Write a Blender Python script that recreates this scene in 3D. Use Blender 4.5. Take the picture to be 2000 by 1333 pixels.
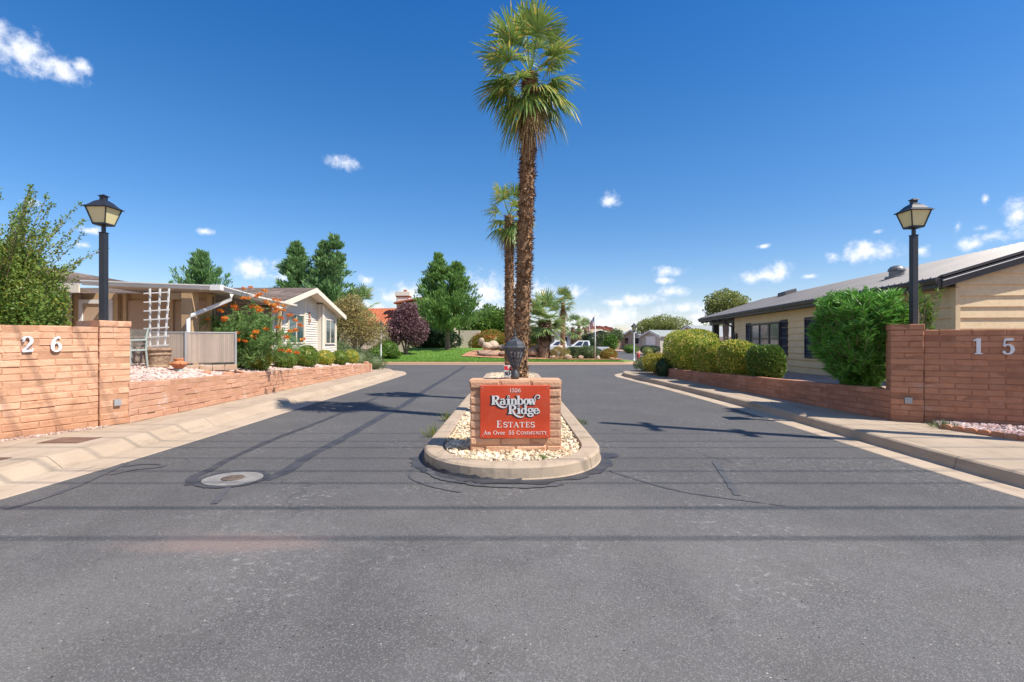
import bpy, bmesh, math, random
import numpy as np
from mathutils import Vector, Matrix
R_ = math.radians
random.seed(7); rng = np.random.default_rng(7)
SC = bpy.context.scene
COL = SC.collection
for o in list(bpy.data.objects): bpy.data.objects.remove(o)

# ------------------------------------------------------------------ camera
cd = bpy.data.cameras.new('Camera'); cam = bpy.data.objects.new('Camera', cd); COL.objects.link(cam)
cam.location = (0, 0, 1.5); cam.rotation_euler = (R_(90), 0, 0)
cd.sensor_width = 36; cd.lens = 18; cd.clip_start = .05; cd.clip_end = 6000
SC.camera = cam
SC.render.resolution_x = 1024; SC.render.resolution_y = 682
SC.view_settings.view_transform = 'Standard'; SC.view_settings.look = 'None'
SC.view_settings.gamma = 1; SC.view_settings.use_curve_mapping = False
SC.view_settings.exposure = 1.0

# ------------------------------------------------------------------ sun + sky
SUN_EL = R_(53); SUN_AZ = math.atan2(.908, -.418)          # azimuth from +Y towards +X
sdir = Vector((math.sin(SUN_AZ)*math.cos(SUN_EL), math.cos(SUN_AZ)*math.cos(SUN_EL), math.sin(SUN_EL)))
sl = bpy.data.lights.new('Sun', 'SUN'); sl.energy = 3.6; sl.angle = R_(.5); sl.color = (1, .93, .83)
so = bpy.data.objects.new('Sun', sl); COL.objects.link(so)
so.rotation_euler = (-sdir).to_track_quat('-Z', 'Y').to_euler(); so.location = (30, -14, 40)

W = bpy.data.worlds.new('World'); SC.world = W; W.use_nodes = True
wt = W.node_tree; wt.nodes.clear()
def wn(t, **k):
    n = wt.nodes.new(t)
    for a, b in k.items(): setattr(n, a, b)
    return n
def wl(a, b): wt.links.new(a, b)
wo = wn('ShaderNodeOutputWorld'); bg = wn('ShaderNodeBackground'); bg.inputs[1].default_value = .115
wl(bg.outputs[0], wo.inputs[0])
sky = wn('ShaderNodeTexSky'); sky.sky_type = 'NISHITA'; sky.sun_disc = False
sky.sun_elevation = SUN_EL; sky.sun_rotation = SUN_AZ
sky.air_density = 1.0; sky.dust_density = .6; sky.ozone_density = 3.5; sky.altitude = 850
hs = wn('ShaderNodeHueSaturation'); hs.inputs['Saturation'].default_value = 1.3; hs.inputs['Value'].default_value = .78
wl(sky.outputs[0], hs.inputs['Color'])
tc = wn('ShaderNodeTexCoord'); sx = wn('ShaderNodeSeparateXYZ'); wl(tc.outputs['Generated'], sx.inputs[0])
def wm(op, a, b=None, c=None):
    n = wn('ShaderNodeMath', operation=op)
    for i, v in enumerate((a, b, c)):
        if v is None: continue
        if isinstance(v, (int, float)): n.inputs[i].default_value = v
        else: wl(v, n.inputs[i])
    return n.outputs[0]
az = wm('ARCTAN2', sx.outputs[0], sx.outputs[1]); el = wm('ARCSINE', sx.outputs[2])
nz0 = wn('ShaderNodeTexNoise'); nz0.inputs['Scale'].default_value = 34; nz0.inputs['Detail'].default_value = 8; nz0.inputs['Roughness'].default_value = .66
wl(tc.outputs['Generated'], nz0.inputs['Vector'])
cv = wn('ShaderNodeCombineXYZ'); wl(az, cv.inputs[0]); wl(el, cv.inputs[1])
CLOUDS = [(-6,88,70,36),(45,104,60,32),(85,122,50,24),(120,138,36,20),(158,130,20,13),
 (670,318,25,12),(400,452,15,6),(172,450,22,8),(165,479,20,7),(60,396,16,7),
 (505,527,50,20),(540,540,34,11),(715,545,11,8),(1190,390,19,14),(1306,530,25,9),(1300,548,16,6),(1316,570,36,9),(1240,586,55,12),(1205,590,34,8),
 (1330,602,62,13),(1360,618,40,10),(1500,540,46,13),(1525,532,26,14),(1578,540,18,5),(1700,492,58,18),(1690,480,30,14),(1627,503,15,10),(1712,453,13,5),(1490,481,12,4),
 (1935,462,40,12),(1990,425,34,28),(1905,475,26,11),(1871,442,9,13),(1916,446,20,7),(1924,388,8,9),(1800,490,14,13),
 (960,572,44,34),(995,560,30,24),(930,590,30,20),(800,572,46,18),(775,580,30,14),(700,572,22,9),(1065,572,30,20),(1120,572,26,13),
 (1150,625,60,24),(1220,618,60,22),(1290,632,90,26),(1390,642,90,22),(1130,640,80,22),(980,612,80,26),(850,610,80,18),(700,600,60,14)]
# (azimuth, elevation, half width, half height) in radians; the second list adds unseen bright clouds outside the view as white fill light
CL = []
for (cx, cy, rx, ry) in CLOUDS:
    a0 = math.atan((cx-1000)/1000); CL.append((a0, math.atan((666-cy)/1000*math.cos(a0)), rx/1000*math.cos(a0)**2, ry/1000*math.cos(a0)))
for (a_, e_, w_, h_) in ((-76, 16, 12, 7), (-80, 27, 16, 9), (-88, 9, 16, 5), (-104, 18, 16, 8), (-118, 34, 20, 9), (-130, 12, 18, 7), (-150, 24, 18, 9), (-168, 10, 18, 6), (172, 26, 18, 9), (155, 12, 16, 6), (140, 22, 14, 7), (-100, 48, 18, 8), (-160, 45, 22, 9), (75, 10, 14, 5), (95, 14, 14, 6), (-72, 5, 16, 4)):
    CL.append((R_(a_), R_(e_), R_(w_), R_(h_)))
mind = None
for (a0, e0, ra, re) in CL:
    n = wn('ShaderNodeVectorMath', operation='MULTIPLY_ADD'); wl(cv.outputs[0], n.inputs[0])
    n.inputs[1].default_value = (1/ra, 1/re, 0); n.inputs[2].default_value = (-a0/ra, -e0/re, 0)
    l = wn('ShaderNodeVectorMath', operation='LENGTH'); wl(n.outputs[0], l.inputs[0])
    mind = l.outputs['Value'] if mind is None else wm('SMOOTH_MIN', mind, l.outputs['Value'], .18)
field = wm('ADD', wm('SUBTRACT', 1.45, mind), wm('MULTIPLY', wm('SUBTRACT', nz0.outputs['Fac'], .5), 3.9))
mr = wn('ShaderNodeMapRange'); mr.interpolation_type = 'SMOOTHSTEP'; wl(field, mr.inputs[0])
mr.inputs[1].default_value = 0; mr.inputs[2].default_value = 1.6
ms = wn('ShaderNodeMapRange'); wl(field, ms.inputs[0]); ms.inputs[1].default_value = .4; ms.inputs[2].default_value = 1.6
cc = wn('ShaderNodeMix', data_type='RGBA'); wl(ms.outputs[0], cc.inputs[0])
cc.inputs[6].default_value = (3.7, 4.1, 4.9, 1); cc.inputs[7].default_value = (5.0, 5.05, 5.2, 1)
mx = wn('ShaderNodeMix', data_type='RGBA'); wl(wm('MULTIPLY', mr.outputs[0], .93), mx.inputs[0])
cr = wn('ShaderNodeValToRGB'); wl(wm('DIVIDE', el, 1.5708), cr.inputs[0]); e_ = cr.color_ramp.elements     # air tint by elevation
e_[0].position = .03; e_[0].color = (1.0, .82, .81, 1); e_[1].position = .38; e_[1].color = (.62, .85, 1.0, 1)
q_ = e_.new(.22); q_.color = (.98, .92, .94, 1)
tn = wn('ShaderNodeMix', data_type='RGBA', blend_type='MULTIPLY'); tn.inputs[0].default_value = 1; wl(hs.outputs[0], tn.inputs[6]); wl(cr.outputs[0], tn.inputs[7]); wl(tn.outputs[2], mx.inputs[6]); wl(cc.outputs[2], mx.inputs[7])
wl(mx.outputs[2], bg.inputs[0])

# ------------------------------------------------------------------ materials
def _mat(name):
    m = bpy.data.materials.new(name); m.use_nodes = True; t = m.node_tree; t.nodes.clear()
    out = t.nodes.new('ShaderNodeOutputMaterial'); return m, t, out
def c4(c): return (c[0], c[1], c[2], 1)
class NT:
    def __init__(s, t): s.t = t
    def n(s, typ, ins=None, **k):
        n = s.t.nodes.new(typ)
        for a, b in k.items(): setattr(n, a, b)
        for a, b in (ins or {}).items():
            if hasattr(b, 'is_output') or isinstance(b, bpy.types.NodeSocket): s.t.links.new(b, n.inputs[a])
            else: n.inputs[a].default_value = b
        return n
    def math(s, op, a, b=0.0, clamp=False):
        n = s.n('ShaderNodeMath', {0: a, 1: b}, operation=op); n.use_clamp = clamp; return n.outputs[0]
    def noise(s, v, sc, det=4, rough=.55):
        return s.n('ShaderNodeTexNoise', {'Vector': v, 'Scale': sc, 'Detail': det, 'Roughness': rough}).outputs['Fac']
    def ramp(s, f, a, b):
        return s.n('ShaderNodeMapRange', {0: f, 1: a, 2: b}, interpolation_type='SMOOTHSTEP').outputs[0]
    def mix(s, f, a, b):
        n = s.n('ShaderNodeMix', {0: f, 6: a, 7: b}, data_type='RGBA'); return n.outputs[2]
def M(name, c1, c2=None, scale=3, detail=5, lo=.35, hi=.65, rough=.85, bump=0, bscale=30, bdist=.02, island=0, metal=0, spec=.3, fine=None, stain=None, coat=0, base=None):
    m, t, out = _mat(name); N = NT(t)
    co = N.n('ShaderNodeTexCoord').outputs['Object']
    p = N.n('ShaderNodeBsdfPrincipled', {'Roughness': rough, 'Metallic': metal, 'Specular IOR Level': spec, 'Coat Weight': coat})
    col = None
    c2 = c2 or tuple(x*.82 for x in c1)
    col = N.mix(N.ramp(N.noise(co, scale, detail), lo, hi), c4(c1), c4(c2))
    if fine:   # (colour, scale, lo, hi, amount)
        col = N.mix(N.math('MULTIPLY', N.ramp(N.noise(co, fine[1], 3), fine[2], fine[3]), fine[4]), col, c4(fine[0]))
    if stain:
        col = N.mix(N.math('MULTIPLY', N.ramp(N.noise(co, stain[1], 6, .65), stain[2], stain[3]), stain[4]), col, c4(stain[0]))
    if base:   # splashed dirt along the foot: (colour, z where it ends, amount)
        zz = N.n('ShaderNodeSeparateXYZ', {0: co}).outputs[2]
        f = N.ramp(N.math('ADD', zz, N.math('MULTIPLY', N.noise(co, 3.2, 6, .7), .75)), base[1]+.42, base[1]+.05)
        col = N.mix(N.math('MULTIPLY', f, base[2]), col, c4(base[0]))
    if island:
        g = N.n('ShaderNodeNewGeometry').outputs['Random Per Island']
        v = N.n('ShaderNodeMapRange', {0: g, 3: 1-island, 4: 1+island}).outputs[0]
        col = N.n('ShaderNodeHueSaturation', {'Color': col, 'Value': v}).outputs[0]
    t.links.new(col, p.inputs['Base Color'])
    if bump:
        b = N.n('ShaderNodeBump', {'Height': N.noise(co, bscale, 6, .6), 'Strength': bump, 'Distance': bdist}).outputs[0]
        t.links.new(b, p.inputs['Normal'])
    t.links.new(p.outputs[0], out.inputs[0]); return m
def LEAF(name, c1, c2, c3=None, trans=.3, scale=1.2, rough=.5, p3=.12):
    m, t, out = _mat(name); N = NT(t)
    co = N.n('ShaderNodeTexCoord').outputs['Object']; g = N.n('ShaderNodeNewGeometry').outputs['Random Per Island']
    f = N.math('ADD', N.math('MULTIPLY', g, .6), N.math('MULTIPLY', N.ramp(N.noise(co, scale, 3), .3, .7), .4))
    gn = 1.55; c1, c2 = [tuple(min(.75, x*gn) for x in c) for c in (c1, c2)]
    if c3: c3 = tuple(min(.8, x*1.25) for x in c3)
    col = N.mix(f, c4(c1), c4(c2))
    if c3:
        h = N.math('FRACT', N.math('MULTIPLY', g, 37.7)); col = N.mix(N.math('LESS_THAN', h, p3), col, c4(c3))
    p = N.n('ShaderNodeBsdfPrincipled', {'Base Color': col, 'Roughness': rough, 'Specular IOR Level': .35})
    tr = N.n('ShaderNodeBsdfTranslucent', {'Color': col})
    mxs = N.n('ShaderNodeMixShader', {0: trans, 1: p.outputs[0], 2: tr.outputs[0]})
    t.links.new(mxs.outputs[0], out.inputs[0]); return m

# ------------------------------------------------------------------ geometry helpers
def V3(*a): return np.array(a, float)
class MB:
    def __init__(s): s.v = []; s.f = []; s.blocks = []
    def quad(s, a, b, c, d):
        i = len(s.v); s.v += [tuple(a), tuple(b), tuple(c), tuple(d)]; s.f.append((i, i+1, i+2, i+3))
    def poly(s, pts):
        i = len(s.v); s.v += [tuple(p) for p in pts]; s.f.append(tuple(range(i, i+len(pts))))
    def box(s, x0, x1, y0, y1, z0, z1, rot=0, org=(0, 0)):
        i = len(s.v); c, sn = math.cos(rot), math.sin(rot)
        for z in (z0, z1):
            for x, y in ((x0, y0), (x1, y0), (x1, y1), (x0, y1)):
                s.v.append((org[0]+x*c-y*sn, org[1]+x*sn+y*c, z))
        s.f += [(i+3, i+2, i+1, i), (i+4, i+5, i+6, i+7)] + [(i+k, i+(k+1) % 4, i+4+(k+1) % 4, i+4+k) for k in range(4)]
    def beam(s, a, b, w, h, up=(0, 0, 1)):     # rectangular bar from a to b
        a = Vector(a); b = Vector(b); d = (b-a).normalized(); u = Vector(up)
        sd = d.cross(u)
        if sd.length < 1e-5: sd = d.cross(Vector((1, 0, 0)))
        sd.normalize(); u = sd.cross(d).normalized(); i = len(s.v)
        for p in (a, b):
            for q in ((-1, -1), (1, -1), (1, 1), (-1, 1)): s.v.append(tuple(p+sd*q[0]*w/2+u*q[1]*h/2))
        s.f += [(i, i+1, i+2, i+3), (i+7, i+6, i+5, i+4)] + [(i+(k+1) % 4, i+k, i+4+k, i+4+(k+1) % 4) for k in range(4)]
    def tube(s, pts, rad, n=8, caps=True):
        pts = [Vector(p) for p in pts]; m = len(pts); rad = [rad]*m if isinstance(rad, (int, float)) else rad
        i = len(s.v); ref = Vector((0.13, .31, .94))
        for k, p in enumerate(pts):
            d = (pts[min(k+1, m-1)]-pts[max(k-1, 0)]).normalized()
            r = ref if abs(d.dot(ref)) < .95 else Vector((1, 0, 0))
            a = d.cross(r).normalized(); b = d.cross(a)
            for j in range(n):
                t = 2*math.pi*j/n; s.v.append(tuple(p+(a*math.cos(t)+b*math.sin(t))*rad[k]))
        for k in range(m-1):
            for j in range(n):
                s.f.append((i+k*n+j, i+(k+1)*n+j, i+(k+1)*n+(j+1) % n, i+k*n+(j+1) % n))
        if caps:
            s.f.append(tuple(i+j for j in range(n))); s.f.append(tuple(i+(m-1)*n+j for j in reversed(range(n))))
    def lathe(s, prof, c=(0, 0, 0), n=20, rot=0):
        i = len(s.v)
        for r, z in prof:
            for j in range(n):
                t = 2*math.pi*j/n+rot; s.v.append((c[0]+r*math.cos(t), c[1]+r*math.sin(t), c[2]+z))
        for k in range(len(prof)-1):
            for j in range(n):
                s.f.append((i+k*n+j, i+k*n+(j+1) % n, i+(k+1)*n+(j+1) % n, i+(k+1)*n+j))
        s.f.append(tuple(i+j for j in reversed(range(n)))); s.f.append(tuple(i+(len(prof)-1)*n+j for j in range(n)))
    def prism(s, poly, fn0, fn1):               # same 2D outline at two depths
        n = len(poly); i = len(s.v)
        s.v += [tuple(fn0(*p)) for p in poly]+[tuple(fn1(*p)) for p in poly]
        s.f += [tuple(range(i, i+n)), tuple(range(i+2*n-1, i+n-1, -1))]
        s.f += [(i+(k+1) % n, i+k, i+n+k, i+n+(k+1) % n) for k in range(n)]
    def mesh(s, name, smooth=False):
        me = bpy.data.meshes.new(name)
        if s.blocks:
            vs = [np.array(s.v, float).reshape(-1, 3)]+[b for b in s.blocks]
            V = np.concatenate(vs); nv0 = len(s.v)
            nq = sum(len(b)//4 for b in s.blocks)
            tot = [len(f) for f in s.f]
            loops = np.concatenate([np.array([i for f in s.f for i in f], np.int32), np.arange(nv0, nv0+4*nq, dtype=np.int32)])
            lt = np.concatenate([np.array(tot, np.int32), np.full(nq, 4, np.int32)])
            ls = np.concatenate([[0], np.cumsum(lt)[:-1]]).astype(np.int32)
            me.vertices.add(len(V)); me.vertices.foreach_set('co', V.astype(np.float32).ravel())
            me.loops.add(len(loops)); me.loops.foreach_set('vertex_index', loops)
            me.polygons.add(len(lt)); me.polygons.foreach_set('loop_start', ls); me.polygons.foreach_set('loop_total', lt)
            me.update(calc_edges=True); me.validate()
        else:
            me.from_pydata(s.v, [], s.f); me.update()
        if smooth:
            me.polygons.foreach_set('use_smooth', [True]*len(me.polygons))
        return me
def np_mesh(name, V, F, smooth=False):
    me = bpy.data.meshes.new(name); k = F.shape[1]
    me.vertices.add(len(V)); me.vertices.foreach_set('co', V.astype(np.float32).ravel())
    me.loops.add(F.size); me.loops.foreach_set('vertex_index', F.astype(np.int32).ravel())
    me.polygons.add(len(F)); me.polygons.foreach_set('loop_start', np.arange(0, F.size, k, dtype=np.int32)); me.polygons.foreach_set('loop_total', np.full(len(F), k, np.int32))
    if smooth: me.polygons.foreach_set('use_smooth', np.ones(len(F), bool))
    me.update(calc_edges=True); return me
def fixn(me):
    b = bmesh.new(); b.from_mesh(me); bmesh.ops.recalc_face_normals(b, faces=b.faces); b.to_mesh(me); b.free()
def bevel(me, w=.01, seg=2):
    b = bmesh.new(); b.from_mesh(me); bmesh.ops.remove_doubles(b, verts=b.verts, dist=1e-5)
    bmesh.ops.recalc_face_normals(b, faces=b.faces)
    bmesh.ops.bevel(b, geom=[e for e in b.edges if len(e.link_faces) == 2 and e.calc_face_angle(0) > .5], offset=w, segments=seg, affect='EDGES', profile=.6); b.to_mesh(me); b.free()
def thing(name, loc, label, cat, group=None, rot=0):
    o = bpy.data.objects.new(name, None); COL.objects.link(o); o.location = loc; o.rotation_euler = (0, 0, rot)
    o.empty_display_size = .2
    o['label'] = label; o['category'] = cat
    if group: o['group'] = group
    return o
def obj(name, me, m, parent=None, local=True, smooth=False, label=None):
    if isinstance(me, MB): me = me.mesh(name, smooth)
    o = bpy.data.objects.new(name, me); COL.objects.link(o)
    if m: me.materials.clear(); me.materials.append(m)
    if parent:
        o.parent = parent
        if not local:
            mm = Matrix.Translation(parent.location) @ parent.rotation_euler.to_matrix().to_4x4()
            p = parent.parent
            o.matrix_parent_inverse = mm.inverted() if parent.type == 'EMPTY' else Matrix()
    if label: o['label'] = label
    return o
def tag(o, label, cat, group=None, kind=None):
    o['label'] = label; o['category'] = cat
    if group: o['group'] = group
    if kind: o['kind'] = kind
    return o
def struct(name, me, m, smooth=False, kind='structure'):
    o = obj(name, me, m, smooth=smooth); o['kind'] = kind; return o
def dup(root, loc, rot=None, label=None, scale=None):
    r = root.copy(); COL.objects.link(r); r.location = loc
    if rot is not None: r.rotation_euler = (0, 0, rot)
    if scale: r.scale = (scale,)*3
    if label: r['label'] = label
    for ch in root.children:
        c = ch.copy(); COL.objects.link(c); c.parent = r
        for g in ch.children:
            d = g.copy(); COL.objects.link(d); d.parent = c
    return r
def unit(a): return a/np.maximum(np.linalg.norm(a, axis=-1, keepdims=True), 1e-9)
def rdir(n): return unit(rng.normal(size=(n, 3)))
def leaves(pos, d, ln, wd, nrm=None, mid=.45, fold=0.0):
    """kite shaped leaves: returns (4n,3) quad block"""
    n = len(pos); d = unit(d); r = rdir(n) if nrm is None else nrm
    sd = unit(np.cross(d, r)); ln = np.broadcast_to(np.asarray(ln, float).reshape(-1, 1), (n, 1)); wd = np.broadcast_to(np.asarray(wd, float).reshape(-1, 1), (n, 1))
    out = np.empty((n, 4, 3)); m = pos+d*ln*mid
    out[:, 0] = pos; out[:, 1] = m+sd*wd/2; out[:, 2] = pos+d*ln; out[:, 3] = m-sd*wd/2
    return out.reshape(-1, 3)
def catmull(P, n=8):
    P = [np.array(p, float) for p in P]; out = []
    for i in range(len(P)-1):
        a = P[max(i-1, 0)]; b = P[i]; c = P[i+1]; d = P[min(i+2, len(P)-1)]
        for k in range(n):
            t = k/n; out.append(.5*((2*b)+(c-a)*t+(2*a-5*b+4*c-d)*t*t+(3*b-a-3*c+d)*t**3))
    out.append(P[-1]); return np.array(out)
def offset(path, d):
    t = np.gradient(path, axis=0); t = unit(t); nrm = np.stack([-t[:, 1], t[:, 0]], 1)   # left of travel
    return path+nrm*d
def loft(path, prof, side):
    mb = MB(); rows = []
    for d, z in prof:
        q = offset(path, d*side); rows.append([(p[0], p[1], z) for p in q])
    n = len(path)
    for r in rows: mb.v += r
    for k in range(len(rows)-1):
        for i in range(n-1):
            a = k*n+i; b = (k+1)*n+i
            mb.f.append((a, a+1, b+1, b) if side < 0 else (a+1, a, b, b+1))
    me = mb.mesh('loft'); fixn(me); return me
def rocks(pos, size, flat=.7):
    """irregular stones: jittered icosahedra, one island each"""
    ph = (1+5**.5)/2
    B = unit(np.array([(-1, ph, 0), (1, ph, 0), (-1, -ph, 0), (1, -ph, 0), (0, -1, ph), (0, 1, ph), (0, -1, -ph), (0, 1, -ph), (ph, 0, -1), (ph, 0, 1), (-ph, 0, -1), (-ph, 0, 1)], float))
    F = np.array([(0, 11, 5), (0, 5, 1), (0, 1, 7), (0, 7, 10), (0, 10, 11), (1, 5, 9), (5, 11, 4), (11, 10, 2), (10, 7, 6), (7, 1, 8), (3, 9, 4), (3, 4, 2), (3, 2, 6), (3, 6, 8), (3, 8, 9), (4, 9, 5), (2, 4, 11), (6, 2, 10), (8, 6, 7), (9, 8, 1)])
    n = len(pos); J = B[None]*(1+rng.normal(0, .16, (n, 12, 1))); sc = np.stack([rng.uniform(.8, 1.4, n), rng.uniform(.7, 1.1, n), rng.uniform(flat*.7, flat*1.1, n)], 1)
    J = J*sc[:, None]; a = rng.uniform(0, 6.28, n); ti = rng.normal(0, .35, n)
    c, s = np.cos(ti), np.sin(ti); y = J[..., 1]*c[:, None]-J[..., 2]*s[:, None]; z = J[..., 1]*s[:, None]+J[..., 2]*c[:, None]
    c, s = np.cos(a), np.sin(a); x2 = J[..., 0]*c[:, None]-y*s[:, None]; y2 = J[..., 0]*s[:, None]+y*c[:, None]
    Vv = np.stack([x2, y2, z], -1)*np.asarray(size).reshape(-1, 1, 1)+pos[:, None]
    return Vv.reshape(-1, 3), (F[None]+12*np.arange(n)[:, None, None]).reshape(-1, 3)
# ------------------------------------------------------------------ shared materials
def asphalt():
    m, t, out = _mat('asphalt'); N = NT(t); co = N.n('ShaderNodeTexCoord').outputs['Object']
    big = N.ramp(N.noise(co, .3, 6, .6), .38, .62); med = N.ramp(N.noise(co, 1.7, 6, .65), .35, .72)
    col = N.mix(big, c4((.093, .088, .084)), c4((.146, .137, .127)))
    col = N.mix(N.math('MULTIPLY', med, .45), col, c4((.155, .151, .148)))
    yy = N.n('ShaderNodeSeparateXYZ', {0: co}).outputs[1]     # older, paler street paving in front; darker resealed entry road behind
    seal = N.ramp(N.math('ADD', yy, N.math('MULTIPLY', N.noise(co, .8, 5, .6), 2.4)), 4.6, 7.4)
    col = N.mix(N.math('MULTIPLY', seal, .75), col, c4((.076, .073, .071)))
    mp = N.n('ShaderNodeMapping', {'Vector': co, 'Scale': (1.0, .22, 1)}).outputs[0]
    streak = N.ramp(N.noise(mp, 1.1, 5, .6), .45, .75)
    col = N.mix(N.math('MULTIPLY', streak, .5), col, c4((.071, .068, .067)))
    # worn, whitish scuffs
    sc = N.math('MULTIPLY', N.ramp(N.noise(co, .75, 3), .48, .62), N.ramp(N.noise(co, 15, 6, .75), .53, .68))
    col = N.mix(N.math('MULTIPLY', sc, .75), col, c4((.33, .32, .31)))
    # reddish worn patch
    d = N.n('ShaderNodeVectorMath', {0: co, 1: (.85, 3.3, 0), 2: (2.1*.85, -3.8*3.3, 0)}, operation='MULTIPLY_ADD').outputs[0]
    l = N.n('ShaderNodeVectorMath', {0: d}, operation='LENGTH').outputs['Value']
    pk = N.ramp(N.math('ADD', l, N.math('MULTIPLY', N.noise(co, 4, 6, .7), 1.3)), 1.55, .9)
    col = N.mix(N.math('MULTIPLY', pk, .75), col, c4((.22, .16, .14)))
    vo = N.n('ShaderNodeTexVoronoi', {'Vector': co, 'Scale': 150}); h = N.n('ShaderNodeSeparateColor', {0: vo.outputs['Color']})
    col = N.mix(N.math('MULTIPLY', N.math('GREATER_THAN', h.outputs[0], .82), .34), col, c4((.3, .29, .28)))
    col = N.mix(N.math('MULTIPLY', N.math('GREATER_THAN', h.outputs[1], .8), .35), col, c4((.05, .05, .053)))
    v2 = N.n('ShaderNodeTexVoronoi', {'Vector': co, 'Scale': 46}); h2 = N.n('ShaderNodeSeparateColor', {0: v2.outputs['Color']})
    dot = N.math('MULTIPLY', N.math('GREATER_THAN', h2.outputs[2], .99), N.math('LESS_THAN', v2.outputs['Distance'], .24))
    col = N.mix(dot, col, N.mix(N.math('GREATER_THAN', h2.outputs[0], .3), c4((.36, .32, .28)), c4((.02, .02, .02))))
    # hairline cracks
    v3 = N.n('ShaderNodeTexVoronoi', {'Vector': N.n('ShaderNodeVectorMath', {0: co, 1: N.n('ShaderNodeVectorMath', {0: N.n('ShaderNodeTexNoise', {'Vector': co, 'Scale': 3, 'Detail': 5}).outputs['Color'], 'Scale': .5}, operation='SCALE').outputs[0]}, operation='ADD').outputs[0], 'Scale': .42}, feature='DISTANCE_TO_EDGE')
    cr = N.math('MULTIPLY', N.ramp(v3.outputs['Distance'], .011, .003), N.ramp(N.noise(co, .5, 2), .47, .6))
    col = N.mix(N.math('MULTIPLY', cr, .4), col, c4((.04, .04, .043)))
    hgt = N.math('ADD', N.noise(co, 90, 4, .7), N.math('MULTIPLY', vo.outputs['Distance'], .6))
    b = N.n('ShaderNodeBump', {'Height': hgt, 'Strength': .35, 'Distance': .01}).outputs[0]
    p = N.n('ShaderNodeBsdfPrincipled', {'Base Color': col, 'Roughness': .82, 'Specular IOR Level': .3, 'Normal': b})
    t.links.new(p.outputs[0], out.inputs[0]); return m
def concrete(name, c1, c2, joint=None):
    m, t, out = _mat(name); N = NT(t); co = N.n('ShaderNodeTexCoord').outputs['Object']
    col = N.mix(N.ramp(N.noise(co, 1.1, 6, .6), .3, .7), c4(c1), c4(c2))
    mp = N.n('ShaderNodeMapping', {'Vector': co, 'Scale': (3, .5, 3)}).outputs[0]
    col = N.mix(N.math('MULTIPLY', N.ramp(N.noise(mp, 2.2, 6, .7), .48, .72), .65), col, c4(tuple(x*.6 for x in c1)))
    col = N.mix(N.math('MULTIPLY', N.ramp(N.noise(co, 70, 3), .55, .75), .3), col, c4(tuple(x*.55 for x in c1)))
    if joint:
        y = N.n('ShaderNodeSeparateXYZ', {0: co}).outputs[1]
        fr = N.math('ABSOLUTE', N.math('SUBTRACT', N.math('FRACT', N.math('DIVIDE', y, joint)), .5))
        col = N.mix(N.math('MULTIPLY', N.math('GREATER_THAN', fr, .5-.006/joint), .75), col, c4(tuple(x*.22 for x in c1)))
    b = N.n('ShaderNodeBump', {'Height': N.noise(co, 60, 6, .7), 'Strength': .35, 'Distance': .01}).outputs[0]
    p = N.n('ShaderNodeBsdfPrincipled', {'Base Color': col, 'Roughness': .88, 'Specular IOR Level': .25, 'Normal': b})
    t.links.new(p.outputs[0], out.inputs[0]); return m
mASPH = asphalt()
mCONC = concrete('sidewalk_concrete', (.37, .29, .21), (.43, .345, .26), 2.6)
mKERB = concrete('kerb_concrete', (.38, .29, .205), (.43, .34, .25), 3.0)
mGUT = concrete('gutter_concrete', (.41, .32, .23), (.47, .37, .275), 3.0)
mTAR = M('tar_sealant', (.046, .046, .051), (.068, .068, .073), 6, rough=.6, bump=.3, bscale=40)
mTARF = M('old_tar', (.075, .075, .08), (.095, .094, .098), 6, rough=.7)
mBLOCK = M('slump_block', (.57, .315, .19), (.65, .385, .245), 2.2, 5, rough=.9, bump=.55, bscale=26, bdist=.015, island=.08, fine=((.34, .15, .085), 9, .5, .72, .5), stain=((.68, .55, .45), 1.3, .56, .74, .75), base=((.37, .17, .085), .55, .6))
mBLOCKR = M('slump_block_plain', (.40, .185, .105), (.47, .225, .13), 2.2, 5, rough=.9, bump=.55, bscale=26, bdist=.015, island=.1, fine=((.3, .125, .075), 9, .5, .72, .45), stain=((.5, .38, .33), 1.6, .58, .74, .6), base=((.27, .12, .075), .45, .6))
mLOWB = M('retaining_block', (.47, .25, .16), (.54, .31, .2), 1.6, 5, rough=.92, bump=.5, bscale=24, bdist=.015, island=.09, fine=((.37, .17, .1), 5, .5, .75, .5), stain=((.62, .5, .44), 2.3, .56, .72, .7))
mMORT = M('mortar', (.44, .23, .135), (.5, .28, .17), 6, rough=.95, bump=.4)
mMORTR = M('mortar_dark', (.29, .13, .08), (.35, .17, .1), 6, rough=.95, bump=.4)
mDIRT = M('red_dirt', (.36, .19, .11), (.44, .27, .17), 1.2, 6, rough=.95, bump=.4, bscale=20, fine=((.55, .4, .3), 40, .55, .7, .5))
mDESERT = M('desert_ground', (.40, .27, .18), (.47, .33, .23), .05, 6, rough=.95)
mPINKG = M('pink_gravel', (.52, .36, .3), (.62, .5, .44), 3, 4, rough=.85, island=.38, fine=((.36, .2, .17), 12, .45, .65, .55))
mWHITEG = M('cream_gravel', (.56, .42, .26), (.66, .56, .42), 4, 4, rough=.8, island=.4, fine=((.6, .36, .17), 11, .56, .7, .6))
mGBASE = M('gravel_bed_soil', (.38, .27, .17), (.5, .38, .26), 18, 5, rough=.95, bump=.8, bscale=45, bdist=.04)
mPBASE = M('pink_bed_soil', (.42, .28, .22), (.52, .4, .34), 22, 5, rough=.95, bump=.8, bscale=45, bdist=.04)
mBLACK = M('black_painted_steel', (.018, .02, .026), (.026, .028, .034), 4, rough=.38, spec=.5, bump=.05, bscale=60)
mLANT = M('weathered_black_iron', (.03, .034, .04), (.075, .083, .09), 9, rough=.5, spec=.5, bump=.2, bscale=50)
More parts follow.
